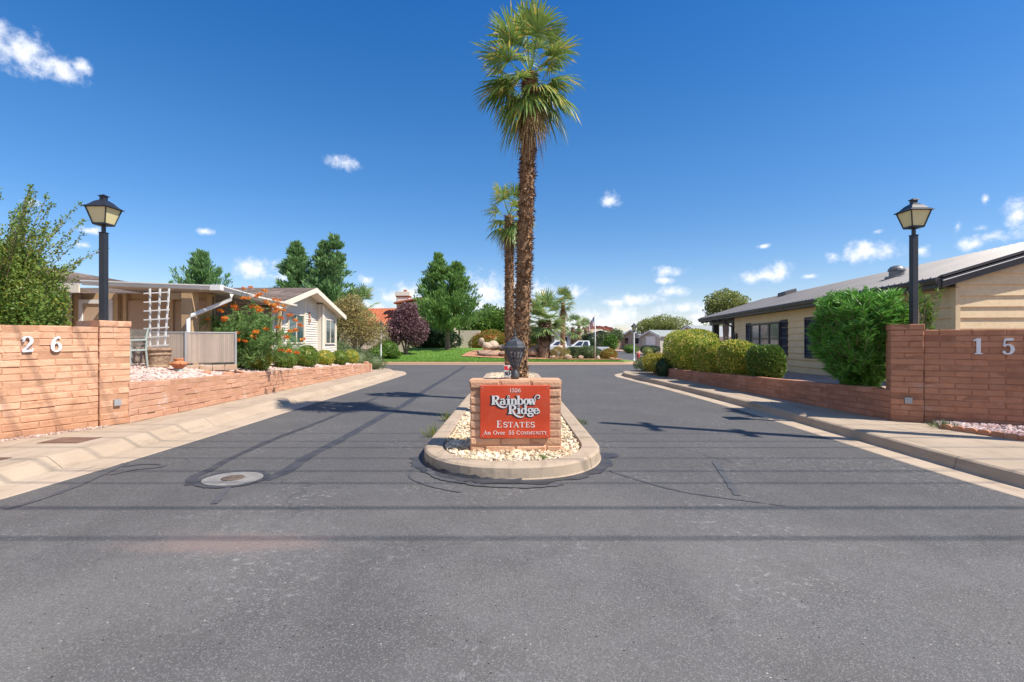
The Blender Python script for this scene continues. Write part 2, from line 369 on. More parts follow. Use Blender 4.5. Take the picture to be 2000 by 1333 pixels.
mYGLASS = M('amber_lamp_glass', (.62, .54, .27), (.68, .6, .33), 2, rough=.35, spec=.5)
mWHITEM = M('white_metal', (.78, .78, .76), (.72, .72, .7), 2, rough=.4, spec=.5)
mGREY = M('grey_metal', (.36, .37, .38), (.42, .42, .42), 3, rough=.45, metal=.3)
mNUM = M('white_painted_numeral', (.76, .76, .78), (.7, .7, .72), 5, rough=.4)
mRED = M('red_sign_paint', (.56, .06, .02), (.6, .085, .034), 4, 6, rough=.55, bump=.1, bscale=80, stain=((.55, .13, .08), 9, .55, .75, .4))
mLET = M('white_lettering', (.78, .76, .72), (.72, .7, .66), 12, rough=.5)
mSHADOWL = M('charcoal_lettering', (.022, .026, .03), (.03, .034, .038), 9, rough=.5)
mWOOD = M('brown_wood', (.16, .10, .06), (.22, .14, .085), 7, rough=.8, bump=.3)

# ------------------------------------------------------------------ ground, road, kerbs
def G(px, py, h=0.0):
    Y = (1.5-h)*1000/(py-666); return ((px-1000)/1000*Y, Y)
mb = MB(); mb.quad((-3000, -400, -.03), (3000, -400, -.03), (3000, 4000, -.03), (-3000, 4000, -.03)); struct('ground', mb, mDESERT)
mb = MB(); mb.quad((-60, -30, 0), (60, -30, 0), (60, 120, 0), (-60, 120, 0)); struct('road', mb, mASPH)
Lp = catmull([(-30, 1.2), (-12, 1.3), (-8, 1.9), (-6.0, 3.0), (-5.0, 4.4), (-4.82, 5.6), (-4.76, 8.6), (-4.76, 12), (-4.74, 17), (-4.74, 21.5), (-4.82, 23.2), (-5.5, 25.4), (-7.2, 26.9), (-9.5, 27.4), (-14, 27.5), (-60, 27.5)])
Rp = catmull([(30, 1.2), (12, 1.3), (8, 1.9), (6.1, 3.0), (5.1, 4.3), (4.87, 5.3), (4.91, 8.2), (4.95, 11.3), (4.78, 16), (4.5, 20), (4.42, 21.6), (4.75, 23.2), (5.9, 24.6), (8, 25.2), (14, 25.4), (60, 25.4)])
def block(path, side, gut, face, back, bx):
    gme = loft(path, [(-.02, .0005), (0, .006), (gut, .008)], side); struct('gutter', gme, mGUT)
    top = gut+face+.16
    kme = loft(path, [(gut, .002), (gut+.02, .02), (gut+face, .13), (gut+face+.03, .148), (top, .152)], side); struct('kerb', kme, mKERB)
    q = offset(path, top*side); mb = MB(); n = len(q)
    mb.v = [(p[0], p[1], .150) for p in q]+[(bx, p[1], .150) for p in q]; mb.f = [(i, i+1, n+i+1, n+i) for i in range(n-1) if q[i+1][1] > q[i][1]+1e-4]
    me = mb.mesh('sidewalk'); fixn(me)
    if me.polygons[0].normal.z < 0: me.flip_normals()
    struct('sidewalk', me, mCONC)
block(Lp, 1, .46, .16, 0, -60); block(Rp, -1, .3, .05, 0, 60)

def ribbon(name, pts, w, m, z=.005, jag=0):
    P = catmull(pts, 8); n = len(P); ww = np.full(n, w)*(1+rng.normal(0, jag, n)) if jag else np.full(n, w)
    t = unit(np.gradient(P, axis=0)); nr = np.stack([-t[:, 1], t[:, 0]], 1); mb = MB()
    a = P+nr*ww[:, None]/2; b = P-nr*ww[:, None]/2
    mb.v = [(p[0], p[1], z) for p in a]+[(p[0], p[1], z) for p in b]
    mb.f = [(n+i, n+i+1, i+1, i) for i in range(n-1)]
    me = mb.mesh(name); fixn(me)
    if me.polygons[0].normal.z < 0: me.flip_normals()
    return struct(name, me, m)
g = lambda *a: [G(x, y) for x, y in a]
ribbon('tar_seam', g((515, 938), (560, 920), (600, 893), (660, 862), (710, 834), (760, 806), (792, 789), (840, 757), (880, 733), (908, 715)), .16, mTAR, jag=.12)
ribbon('tar_seam', g((372, 948), (378, 932), (410, 918), (450, 896), (540, 856), (620, 826), (668, 806), (760, 766)), .1, mTAR, z=.0062, jag=.15)
ribbon('tar_seam', g((418, 985), (432, 968), (446, 953)), .06, mTARF, z=.0068, jag=.15)
ribbon('tar_seam', g((10, 995), (80, 975), (160, 945), (225, 915), (245, 905)), .07, mTARF, z=.0066, jag=.2)
ribbon('tar_seam', g((215, 928), (262, 918), (310, 913), (318, 908), (280, 907), (240, 912)), .05, mTARF, z=.0074, jag=.2)

ribbon('tar_seam', g((1190, 920), (1260, 942), (1340, 962), (1430, 975), (1530, 988)), .035, mTARF, jag=.3)
ribbon('tar_seam', g((1395, 900), (1412, 925), (1440, 968)), .07, mTARF, z=.0058, jag=.25)
ribbon('tar_seam', g((820, 900), (800, 930), (840, 950), (900, 962)), .03, mTARF, z=.0066, jag=.3)

# island
IH = .15
def capsule(hw, y0, y1, n=28, sq=2.0, hwb=None):
    P = []; hwb = hwb or hw
    for k in range(n+1):
        a = math.pi+math.pi*k/n; c, s = math.cos(a), math.sin(a)
        P.append((hw*np.sign(c)*abs(c)**(2/2.4), y0+1.35-1.35*abs(s)**(2/2.0)))
    for k in range(n+1):
        a = math.pi*k/n; P.append((hwb*math.cos(a), y1-hwb+hwb*math.sin(a)))
    return np.array(P)
isl = capsule(1.17, 5.5, 22.3, hwb=1.12)
def ring(path, prof):
    P = np.vstack([path, path[:1]]); t = unit(np.roll(path, -1, 0)-np.roll(path, 1, 0)); nr = np.stack([-t[:, 1], t[:, 0]], 1)  # ccw => inward
    n = len(path); mb = MB()
    for d, z in prof: mb.v += [(p[0], p[1], z) for p in path+nr*d]
    for k in range(len(prof)-1):
        for i in range(n): mb.f.append((k*n+i, k*n+(i+1) % n, (k+1)*n+(i+1) % n, (k+1)*n+i))
    me = mb.mesh('ring'); fixn(me); return me, path+nr*prof[-1][0]
kme, inner = ring(isl, [(.0, 0), (.015, .02), (.025, .125), (.05, .147), (.08, .152), (.25, .152), (.262, .135), (.262, .05)])
struct('island_kerb', kme, mKERB)
mb = MB(); mb.poly([(p[0], p[1], .105) for p in inner]); me = mb.mesh('island_soil'); fixn(me)
if me.polygons[0].normal.z < 0: me.flip_normals()
struct('island_soil', me, mGBASE)
def in_isl(p, pad=.02):
    hw = 1.17-.262-pad; x, y = p[:, 0], p[:, 1]
    f = (y > 7.0) | ((np.abs(x)/hw)**2.4+np.clip((7.0-y)/(7.0-5.5-.27-pad), 0, 9)**2.0 < 1)
    return (np.abs(x) < hw) & f & (y < 22.3-.3)
n = 9500; p = np.stack([rng.uniform(-.95, .95, n), 5.6+3.4*rng.random(n)**1.15, rng.uniform(.1, .135, n)], 1)
p = p[in_isl(p)]
n2 = 6500; p2 = np.stack([rng.uniform(-.95, .95, n2), rng.uniform(8.8, 22, n2), rng.uniform(.1, .13, n2)], 1); p2 = p2[in_isl(p2)]
sz = np.concatenate([np.clip(rng.lognormal(-3.95, .33, len(p)), .009, .042), rng.uniform(.026, .05, len(p2))])
Vv, F = rocks(np.concatenate([p, p2]), sz); struct('island_gravel', np_mesh('island_gravel', Vv, F), mWHITEG, kind='stuff')
# tar collar at the front of the island
P = capsule(1.17, 5.5, 22.3, n=56)[:57]; t = unit(np.gradient(P, axis=0)); nr = np.stack([-t[:, 1], t[:, 0]], 1)
w = .075+.06*np.abs(np.sin(np.arange(57)*.55))+rng.uniform(0, .06, 57); w[:4] = .03; w[-4:] *= 1.6; mb = MB()
a = P+nr*.01; b = P-nr*w[:, None]; mb.v = [(q[0], q[1], .006) for q in a]+[(q[0], q[1], .0075) for q in b]
mb.f = [(i, i+1, 57+i+1, 57+i) for i in range(56)]; me = mb.mesh('tar_collar'); fixn(me)
if me.polygons[0].normal.z < 0: me.flip_normals()
struct('tar_collar', me, mTAR)
ribbon('tar_seam', g((838, 915), (850, 932), (905, 944), (960, 951), (1040, 953), (1100, 946)), .06, mTARF, z=.0095, jag=.3)
# tar smear on the kerb's face
Pk = P[2:30]; tk = t[2:30]; nk = nr[2:30]; mb = MB(); hh = .012+.035*rng.random(28)+.02*np.linspace(1, 0, 28); hh[0] = .006
lo = Pk-nk*.004; mb.v = [(q[0], q[1], .004) for q in lo]+[(q[0]+nn[0]*.012, q[1]+nn[1]*.012, h) for q, nn, h in zip(lo, nk, hh)]
mb.f = [(i, i+1, 28+i+1, 28+i) for i in range(27)]; me = mb.mesh('tar_smear'); fixn(me); struct('tar_smear', me, mTAR)

# manhole in its concrete collar, lids in the sidewalk
t_ = thing('manhole', (*G(455, 936), 0), 'round iron manhole cover set in a pale concrete collar in the asphalt', 'manhole')
mb = MB(); c = G(455, 936); mb.prism([(.31*math.cos(a)*.98, .28*math.sin(a)*1.0) for a in np.linspace(0, 2*math.pi, 40)[:-1]], lambda x, y: (x, y, .001), lambda x, y: (x, y, .011))
me = mb.mesh('collar'); fixn(me); obj('collar', me, M('manhole_concrete', (.19, .18, .17), (.25, .235, .22), 8, rough=.9, bump=.3), t_)
mb = MB(); mb.lathe([(.115, .002), (.115, .019), (.10, .021), (.1, .017), (.02, .017), (.015, .022), (.001, .022)], (0.0, 0, 0), 28)
for k in range(8):
    a = k*math.pi/4; mb.beam((.03*math.cos(a), .03*math.sin(a), .018), (.095*math.cos(a), .095*math.sin(a), .018), .012, .006)
me = mb.mesh('lid'); fixn(me); obj('lid', me, M('rusty_iron', (.1, .075, .06), (.15, .115, .09), 14, rough=.8, bump=.4), t_)
P = np.array([(c[0]+.345*math.cos(a), c[1]+.325*math.sin(a)) for a in np.linspace(0, 2*math.pi, 33)])
ribbon('tar_seam', [tuple(q) for q in P[::4]], .06, mTAR, z=.0084, jag=.25)
mRUST = M('rusted_plate', (.15, .085, .06), (.2, .12, .085), 5, rough=.8, bump=.3, bscale=90)
for (x, y, lab) in ((-6.0, 6.95, 'rusty steel utility plate in the pale sidewalk below the 26 wall'), (-6.05, 5.72, 'rusty steel utility plate in the sidewalk, cut off by the left picture edge')):
    t_ = thing('utility_cover', (x, y, .15), lab, 'utility cover', 'utility plates in the left sidewalk')
    mb = MB(); mb.box(-.27, .27, -.2, .2, 0, .006); mb.box(-.235, .235, -.165, .165, .006, .010); mb.box(-.03, .03, -.14, -.12, .010, .013); mb.box(-.03, .03, .12, .14, .010, .013)
    obj('plate', mb, mRUST, t_)

# ------------------------------------------------------------------ block walls
def blocks(mb, p0, d, L, rows, n, th, blk=.405, ztop=None, zbot=.15, chm=.009, prot=.004, gap=.007, stag=None, zf=None):
    """courses of chamfered, slightly irregular blocks. rows = number; zf(u, k)-> z of course line k"""
    p0 = Vector((p0[0], p0[1], 0)); d = Vector((d[0], d[1], 0)).normalized(); n = Vector((n[0], n[1], 0)).normalized()
    zf = zf or (lambda u, k: zbot+(ztop-zbot)*k/rows)
    def W(u, z, dd): q = p0+d*u+n*dd; return (q.x, q.y, z)
    for k in range(rows):
        off = 0 if k % 2 == 0 else -blk/2
        if stag is not None: off = stag[k % len(stag)]
        u = off
        while u < L-.01:
            a, b = max(u, 0), min(u+blk, L); u += blk
            if b-a < .035: continue
            a += gap/2; b -= gap/2
            pr = rng.normal(0, prot); i = len(mb.v)
            j = lambda: rng.normal(0, .0028)
            for dd, ins in ((-th+chm, 0), (-chm, 0), (0, chm)):
                dd = dd+pr if dd > -th/2 else dd
                for (uu, kk, su, sz) in ((a, k, 1, 1), (b, k, -1, 1), (b, k+1, -1, -1), (a, k+1, 1, -1)):
                    z = zf(uu, kk)+sz*(gap/2+ins)
                    mb.v.append(W(uu+su*ins+j(), z+j(), dd+(j() if ins else 0)))
            for r in range(2):
                for q in range(4): mb.f.append((i+r*4+q, i+r*4+(q+1) % 4, i+(r+1)*4+(q+1) % 4, i+(r+1)*4+q))
            mb.f += [(i+3, i+2, i+1, i), (i+8, i+9, i+10, i+11)]
    # mortar core
    i = len(mb.v); m0 = len(mb.f); ns = max(1, int(L/2)); e = .007
    for s_ in range(ns+1):
        u = e+(L-2*e)*s_/ns
        for (z, dd) in ((zf(u, 0), -e), (zf(u, rows)-e, -e), (zf(u, rows)-e, -th+e), (zf(u, 0), -th+e)): mb.v.append(W(u, z, dd))
    for s_ in range(ns):
        for q in range(4): mb.f.append((i+s_*4+q, i+s_*4+(q+1) % 4, i+s_*4+4+(q+1) % 4, i+s_*4+4+q))
    mb.f += [(i, i+1, i+2, i+3), (i+ns*4+3, i+ns*4+2, i+ns*4+1, i+ns*4)]
    return m0, len(mb.f)
def block_obj(name, builder, mblk, mmort, parent, **k):
    mb = MB(); cores = builder(mb); me = mb.mesh(name)
    idx = np.zeros(len(me.polygons), np.int32)
    for a, b in cores: idx[a:b] = 1
    fixn(me); me.materials.append(mblk); me.materials.append(mmort); me.polygons.foreach_set('material_index', idx)
    return obj(name, me, None, parent, local=False, **k)
# glyph strokes ------------------------------------------------------------
def el(cx, cy, rx, ry, a0, a1, S, t, n=14, p=1.6):
    return [(cx+rx*math.cos(R_(a)), cy+ry*math.sin(R_(a)), t+(S-t)*abs(math.cos(R_(a)))**p) for a in np.linspace(a0, a1, n)]
def glyph(c, S, t):
    L = lambda *p: [(x, y, w) for x, y, w in p]; X = .66
    def stem(x, y0, y1, s0=1, s1=1, hl=1):
        r = [L((x, y0, S), (x, y1, S))]; q = S/2+.075
        if s0: r.append(L((x-q, y0+t/2, t), (x+q, y0+t/2, t)))
        if s1: r.append(L((x-q, y1-t/2, t), (x+(q if hl else 0), y1-t/2, t)))
        return r
    if c == '1': return stem(.3, 0, 1, 1, 0)+[L((.08, .84, t), (.3, .97, t*1.5))], .56
    if c == '2': return [el(.34, .72, .24, .25, 165, -35, S, t*1.2)+[(.3, .3, t*1.6), (.1, .1, t*2)], L((.05, .08, S*.85), (.4, .08, S*.8), (.62, .1, S*.75)), L((.6, .02, t), (.66, .26, t)), L((.09, .74, S*.9), (.17, .7, S*.5))], .72
    if c == '5': return [L((.16, .92, S*.8), (.6, .94, S*.8)), L((.17, .94, t), (.13, .5, t)), el(.32, .32, .25, .29, 140, -150, S, t*1.2), L((.06, .17, S*.8), (.15, .16, S*.5))], .68
    if c == '6': return [el(.36, .31, .24, .28, 0, 360, S, t*1.1, 22), el(.62, .38, .5, .6, 100, 190, S, t*1.1), L((.5, .93, S*.5), (.6, .86, S*.4))], .72
    if c == 'I': return stem(.25, 0, 1), .5
    if c in 'E': return stem(.25, 0, 1, 0, 0)+[L((.08, 1-t/2, t), (.66, 1-t/2, t)), L((.08, t/2, t), (.7, t/2, t)), L((.25, .52, t), (.5, .52, t)), L((.64, 1, t), (.68, .74, t)), L((.68, 0, t), (.73, .28, t)), L((.5, .4, t), (.5, .64, t))], .78
    if c == 'T': return stem(.38, 0, 1, 1, 0)+[L((.04, 1-t/2, t), (.72, 1-t/2, t)), L((.06, 1, t), (.03, .72, t)), L((.7, 1, t), (.73, .72, t))], .76
    if c == 'A': return [L((.1, 0, t), (.42, 1, t)), L((.4, 1, S), (.72, 0, S)), L((.22, .36, t), (.6, .36, t)), L((.0, t/2, t), (.22, t/2, t)), L((.54, t/2, t), (.88, t/2, t))], .88
    if c == 'S': return [el(.34, .74, .24, .24, 40, 270, S, t, 12, .8)+el(.34, .26, .25, .25, 90, -140, S, t, 12, .8), L((.6, .97, t), (.6, .72, t)), L((.07, .03, t), (.07, .3, t))], .68
    if c == 'O': return [el(.45, .5, .37, .47, 0, 360, S, t, 26)], .9
    if c == 'C': return [el(.46, .5, .38, .47, 48, 318, S, t, 22), L((.74, .98, t), (.74, .7, t))], .84
    if c == 'M': return [L((.17, 0, t), (.17, 1, t)), L((.17, 1, S), (.52, .04, S*.7)), L((.52, .04, t), (.86, 1, t))]+stem(.88, 0, 1)+[L((.05, t/2, t), (.3, t/2, t))], 1.08
    if c == 'N': return [L((.17, 0, t), (.17, 1, t)), L((.15, 1, S), (.75, .0, S)), L((.75, 0, t), (.75, 1, t)), L((.05, t/2, t), (.3, t/2, t)), L((.62, 1-t/2, t), (.88, 1-t/2, t))], .92
    if c == 'U': return [L((.2, 1, S), (.2, .35, S)), el(.45, .32, .25, .3, 180, 360, S, t), L((.7, .3, t), (.7, 1, t)), L((.06, 1-t/2, t), (.36, 1-t/2, t)), L((.58, 1-t/2, t), (.82, 1-t/2, t))], .88
    if c == 'Y': return [L((.12, 1, S), (.42, .46, S)), L((.7, 1, t), (.42, .46, t))]+stem(.42, 0, .5, 1, 0)+[L((0, 1-t/2, t), (.28, 1-t/2, t)), L((.58, 1-t/2, t), (.82, 1-t/2, t))], .84
    if c == 'R': return stem(.2, 0, 1, 1, 0)+[L((.05, 1-t/2, t), (.45, 1-t/2, t)), el(.42, .74, .25, .24, 90, -90, S, t), L((.2, .5, t), (.45, .5, t))], .74
    if c == 'n': return stem(.16, 0, X, 1, 1, 0)+[el(.38, .4, .2, .24, 165, 0, S, t)]+stem(.58, 0, .42, 1, 0), .74
    if c == 'v': return [L((.08, X, S), (.3, 0, S)), L((.54, X, t), (.3, 0, t)), L((0, X-t/2, t), (.24, X-t/2, t)), L((.42, X-t/2, t), (.62, X-t/2, t))], .62
    if c == 'e': return [el(.32, .33, .23, .31, 8, 325, S, t, 20), L((.14, .36, t), (.55, .36, t))], .62
    if c == 'r': return stem(.16, 0, X, 1, 1, 0)+[el(.4, .44, .22, .19, 160, 70, S*.6, t), L((.42, .58, S*.8), (.5, .56, S*.8))], .5
    if c == 'a': return [el(.3, .19, .2, .18, 0, 360, S, t, 18), L((.5, .0, S), (.5, .46, S)), el(.31, .47, .19, .18, 0, 165, S*.8, t), L((.5, .04, t), (.64, .04, t))], .68
    if c == 'i': return stem(.18, 0, X, 1, 1, 0)+[el(.18, .88, .03, .035, 0, 360, S*.9, S*.9, 10)], .36
    if c == 'b': return stem(.15, 0, 1, 0, 1, 0)+[el(.36, .33, .22, .31, 0, 360, S, t, 20)], .68
    if c == 'd': return [el(.32, .33, .22, .31, 0, 360, S, t, 20)]+stem(.54, 0, 1, 1, 1, 0), .7
    if c == 'o': return [el(.32, .33, .23, .31, 0, 360, S, t, 20)], .64
    if c == 'w': return [L((.08, X, S), (.28, 0, S)), L((.48, X, t), (.28, 0, t)), L((.46, X, S), (.64, 0, S)), L((.84, X, t), (.64, 0, t)), L((0, X-t/2, t), (.56, X-t/2, t))], .84
    if c == 'g': return [el(.29, .45, .19, .19, 0, 360, S*.9, t, 18), el(.3, -.1, .24, .17, 0, 360, S*.8, t*1.3, 18), L((.18, .3, t), (.14, .12, t*1.3), (.4, .05, S*.7)), L((.44, .58, t), (.6, .64, S*.6))], .62
    return [], .34
def layout(text, x0, x1, base, cap, S=.16, t=.055, caps=None, sp=.04):
    adv = []; u = 0
    for ch in text:
        g_, a = glyph(ch.upper() if False else ch, S, t); k = 1
        adv.append((g_, u, k)); u += a+sp
    u -= sp; sxx = (x1-x0)/u; out = []
    for g_, o, k in adv:
        for st in g_: out.append([(x0+(o+x)*sxx, base+y*cap, w*(sxx+cap)/2) for x, y, w in st])
    return out
def strokes_mesh(mb, strokes, place, z0, th, dz=.0002, grow=0.0, dx=0, dy=0):
    """each stroke a thin raised ribbon, each a hair prouder than the one before"""
    for si, st in enumerate(strokes):
        P = np.array([(a+dx, b+dy) for a, b, w in st]); w = np.array([c for a, b, c in st])+grow*2
        if len(P) < 2: continue
        t = unit(np.gradient(P, axis=0)); nr = np.stack([-t[:, 1], t[:, 0]], 1)
        if grow: P[0] -= t[0]*grow; P[-1] += t[-1]*grow
        a = P+nr*w[:, None]/2; b = P-nr*w[:, None]/2; h = z0+th+(si % 12)*dz; n = len(P); i = len(mb.v)
        mb.v += [place(*q, h) for q in a]+[place(*q, h) for q in b]+[place(*q, z0) for q in a]+[place(*q, z0) for q in b]
        for k in range(n-1):
            mb.f.append((i+k, i+k+1, i+n+k+1, i+n+k)); mb.f.append((i+k+1, i+k, i+2*n+k, i+2*n+k+1)); mb.f.append((i+n+k, i+n+k+1, i+3*n+k+1, i+3*n+k))
        mb.f.append((i, i+n, i+3*n, i+2*n)); mb.f.append((i+2*n-1, i+n-1, i+3*n-1, i+4*n-1))

# left entrance wall with 26
LD = Vector((.394, .919, 0)); LN = Vector((.919, -.394, 0)); LA = Vector((-6.50, 8.05, 0))   # pillar's near corner
wl_ = thing('entrance_wall', (-6.9, 7.1, .15), 'sunlit salmon slump block entrance wall with white numerals 26', 'wall', 'entrance walls either side of the road')
LL = 4.2; s0 = LA-LD*LL
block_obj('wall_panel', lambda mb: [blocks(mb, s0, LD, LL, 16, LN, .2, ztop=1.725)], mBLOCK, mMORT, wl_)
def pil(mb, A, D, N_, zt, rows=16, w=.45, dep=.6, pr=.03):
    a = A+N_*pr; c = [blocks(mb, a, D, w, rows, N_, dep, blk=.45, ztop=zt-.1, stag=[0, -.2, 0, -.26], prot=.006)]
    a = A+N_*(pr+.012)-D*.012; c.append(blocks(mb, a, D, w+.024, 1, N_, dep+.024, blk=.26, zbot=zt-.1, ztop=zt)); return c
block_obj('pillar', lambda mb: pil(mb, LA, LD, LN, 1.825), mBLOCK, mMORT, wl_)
def numeral(ch, A, D, N_, u, zb, h, parent, off):
    mb = MB(); pl = lambda x, y, d: tuple(A+D*(u+x)+N_*(off+d)+Vector((0, 0, zb+y)))
    st = layout(ch, 0, h*.62, 0, h, S=.2, t=.07); strokes_mesh(mb, st, pl, .004, .022, dz=.0007)
    me = mb.mesh('numeral'); fixn(me); obj('numeral', me, mNUM, parent, local=False)
def ux(px, A, D):    # distance along a wall line at which the picture column px falls
    r = (px-1000)/1000; return (r*A.y-A.x)/(D.x-r*D.y)
for ch, a in (('2', 40), ('6', 97)):
    numeral(ch, s0, LD, LN, ux(a, s0, LD), 1.5-.022*7.15, .225, wl_, .006)
mb = MB(); c = LA+LD*.24+LN*.034; mb.prism([(-.05, 0), (.05, 0), (.05, .1), (-.05, .1)], lambda x, y: tuple(c+LD*x+Vector((0, 0, .46+y))), lambda x, y: tuple(c+LD*x+LN*.03+Vector((0, 0, .46+y))))
me = mb.mesh('conduit_box'); fixn(me); obj('conduit_box', me, mGREY, wl_, local=False)
# right entrance wall with 15
RD = Vector((.871, -.491, 0)); RN = Vector((-.491, -.871, 0)); RA = Vector((6.42, 8.69, 0))
wr_ = thing('entrance_wall', (7.2, 8.2, .15), 'shaded salmon slump block entrance wall with white numerals 15', 'wall', 'entrance walls either side of the road')
r0 = RA+RD*.45; RLN = 4.2
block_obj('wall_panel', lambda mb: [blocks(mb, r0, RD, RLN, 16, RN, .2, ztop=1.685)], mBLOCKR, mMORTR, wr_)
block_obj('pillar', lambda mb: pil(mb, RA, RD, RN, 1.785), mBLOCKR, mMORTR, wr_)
for ch, a in (('1', 1897), ('5', 1955)):
    numeral(ch, r0, RD, RN, ux(a, r0, RD), 1.5-.026*8.0, .25, wr_, .006)
mb = MB(); c = RA+RD*.24+RN*.034; mb.prism([(-.05, 0), (.05, 0), (.05, .1), (-.05, .1)], lambda x, y: tuple(c+RD*x+Vector((0, 0, .46+y))), lambda x, y: tuple(c+RD*x+RN*.03+Vector((0, 0, .46+y))))
me = mb.mesh('conduit_box'); fixn(me); obj('conduit_box', me, mGREY, wr_, local=False)

# low retaining walls
def topL(y): return .81-(y-8.4)*(.81-.53)/(22.1-8.4)
def topR(y): return .68-(y-8.7)*(.68-.44)/(20.5-8.7)
tl = thing('retaining_wall', (-6.3, 15, .15), 'sunlit low salmon block retaining wall beneath the ball hedges', 'wall', 'low retaining walls along the sidewalks')
a = Vector((-6.29, 8.42, 0)); b = Vector((-6.22, 22.1, 0)); d = (b-a); L = d.length; d.normalize()
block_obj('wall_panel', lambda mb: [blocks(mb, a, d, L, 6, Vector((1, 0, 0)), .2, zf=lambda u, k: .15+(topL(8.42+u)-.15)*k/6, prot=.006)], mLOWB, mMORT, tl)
mb = MB()
for k, (dx, dy, h) in enumerate(((-.1, .08, .62), (-.12, .3, .55), (-.08, .55, .5), (-.35, .7, .46), (-.6, .75, .5))):
    mb.box(-6.22+dx-.09, -6.22+dx+.09, 22.1+dy-.1, 22.1+dy+.1, .15, h)
me = mb.mesh('end_stones'); bevel(me, .03); obj('end_stones', me, mLOWB, tl, local=False)
tr = thing('retaining_wall', (6.1, 15, .15), 'shaded low salmon block retaining wall beneath the clipped yellow green hedge', 'wall', 'low retaining walls along the sidewalks')
a2 = Vector((6.44, 8.68, 0)); c2_ = Vector((6.14, 13.5, 0)); b2 = Vector((5.82, 20.6, 0)); d2 = (c2_-a2); L2 = d2.length; d2.normalize(); d3 = (b2-c2_); L3 = d3.length; d3.normalize()
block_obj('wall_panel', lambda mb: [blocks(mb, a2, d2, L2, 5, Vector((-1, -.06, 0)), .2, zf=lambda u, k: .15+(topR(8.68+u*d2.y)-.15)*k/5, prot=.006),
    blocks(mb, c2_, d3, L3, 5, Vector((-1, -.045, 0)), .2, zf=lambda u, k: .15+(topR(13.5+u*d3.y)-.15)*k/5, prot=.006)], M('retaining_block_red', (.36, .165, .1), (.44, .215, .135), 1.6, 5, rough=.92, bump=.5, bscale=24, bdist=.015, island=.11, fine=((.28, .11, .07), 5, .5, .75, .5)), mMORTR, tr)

# ------------------------------------------------------------------ sign monument
sg = thing('entrance_sign', (0, 6.6, .1), 'square salmon block sign monument with red board on the gravel island', 'sign')
SW = 1.14; SX = -.525; SY = 6.39; D1 = Vector((1, 0, 0)); N1 = Vector((0, -1, 0))
def sgn(mb):
    c = []
    c.append(blocks(mb, (SX, SY), D1, SW, 8, N1, .45, blk=.381, zbot=.10, ztop=.905, chm=.016, prot=.006, stag=[-.19, 0, -.19, 0]))
    c.append(blocks(mb, (SX-.008, SY-.01), D1, SW+.016, 1, N1, .47, blk=.385, zbot=.905, ztop=1.013, chm=.022, prot=.002, stag=[0])); return c
block_obj('block_pillar', sgn, M('sign_block', (.58, .325, .19), (.65, .39, .24), 2.5, 5, rough=.9, bump=.7, bscale=24, bdist=.02, island=.07, fine=((.4, .18, .1), 8, .52, .72, .5)), mMORT, sg)
PX = lambda x: (937.8+(x-385)/6.664-1000)/1000*6.355          # zoomed panel coordinates -> metres on the board
PZ = lambda y: 1.5-(700+y/6.664-666)/1000*6.355
mb = MB(); x0, x1, z0, z1 = PX(385), PX(1293), PZ(1037), PZ(353); mb.box(x0, x1, 6.352, 6.386, z0, z1); me = mb.mesh('sign_board'); bevel(me, .004, 1)
board = obj('sign_board', me, mRED, sg, local=False)
for sx_ in (x0+.03, x1-.03):
    for sz_ in (z0+.03, z1-.03): mb = MB(); mb.prism([(sx_+.007*math.cos(a), sz_+.007*math.sin(a)) for a in np.linspace(0, 6.283, 9)[:-1]], lambda x, z: (x, 6.353, z), lambda x, z: (x, 6.348, z)); obj('screw', mb, mGREY, board)
k_ = 6.355/6664
def T(text, xa, xb, base, cap, **k): return layout(text, PX(xa), PX(xb), PZ(base), cap*k_, **k)
place = lambda x, y, d: (x, 6.352-d, y)
big = T('R', 532, 628, 601, 116, S=.26, t=.08)+T('a', 640, 722, 601, 116, S=.24, t=.08)+T('i', 728, 782, 601, 116, S=.24, t=.08)+T('n', 784, 866, 601, 116, S=.24, t=.08)+T('b', 866, 950, 601, 116, S=.24, t=.08)+T('o', 950, 1018, 601, 116, S=.24, t=.08)+T('w', 1012, 1108, 601, 116, S=.24, t=.08)
big += T('R', 750, 850, 722, 114, S=.26, t=.08)+T('i', 866, 912, 722, 114, S=.24, t=.08)+T('d', 914, 996, 722, 114, S=.24, t=.08)+T('g', 1000, 1082, 722, 114, S=.24, t=.08)+T('e', 1078, 1150, 722, 114, S=.24, t=.08)
def swash(pts, n=8):
    P = catmull([(PX(x), PZ(y), w*k_) for x, y, w in pts], n); return [tuple(p) for p in P]
big.append(swash([(588, 545, 22), (610, 590, 26), (650, 625, 24), (695, 638, 17), (728, 626, 11), (735, 607, 8)]))
big.append(swash([(805, 665, 22), (828, 715, 26), (866, 748, 24), (915, 764, 17), (948, 752, 11), (955, 733, 8)]))
big.append(swash([(1092, 535, 9), (1100, 500, 10), (1122, 478, 11), (1148, 480, 12), (1160, 500, 12), (1147, 520, 10), (1128, 516, 7)]))
big.append(swash([(1128, 708, 10), (1150, 706, 11), (1158, 690, 10), (1148, 676, 9), (1136, 682, 7)]))
mb = MB(); strokes_mesh(mb, big, place, 0, .0012, dz=.00012, grow=6*k_, dx=-9*k_, dy=-7*k_)
strokes_mesh(mb, big, place, 0, .0028, dz=.0001, grow=5*k_, dx=-17*k_, dy=-4*k_)
me = mb.mesh('lettering_shadow'); fixn(me); obj('lettering_shadow', me, mSHADOWL, board, local=True); 
mb = MB(); strokes_mesh(mb, big, place, 0, .0048, dz=.00015)
small = [T('1526', 765, 915, 440, 48, S=.15, t=.05), T('E', 592, 668, 898, 86, S=.15, t=.05)+T('STATES', 684, 1098, 896, 68, S=.15, t=.055)]
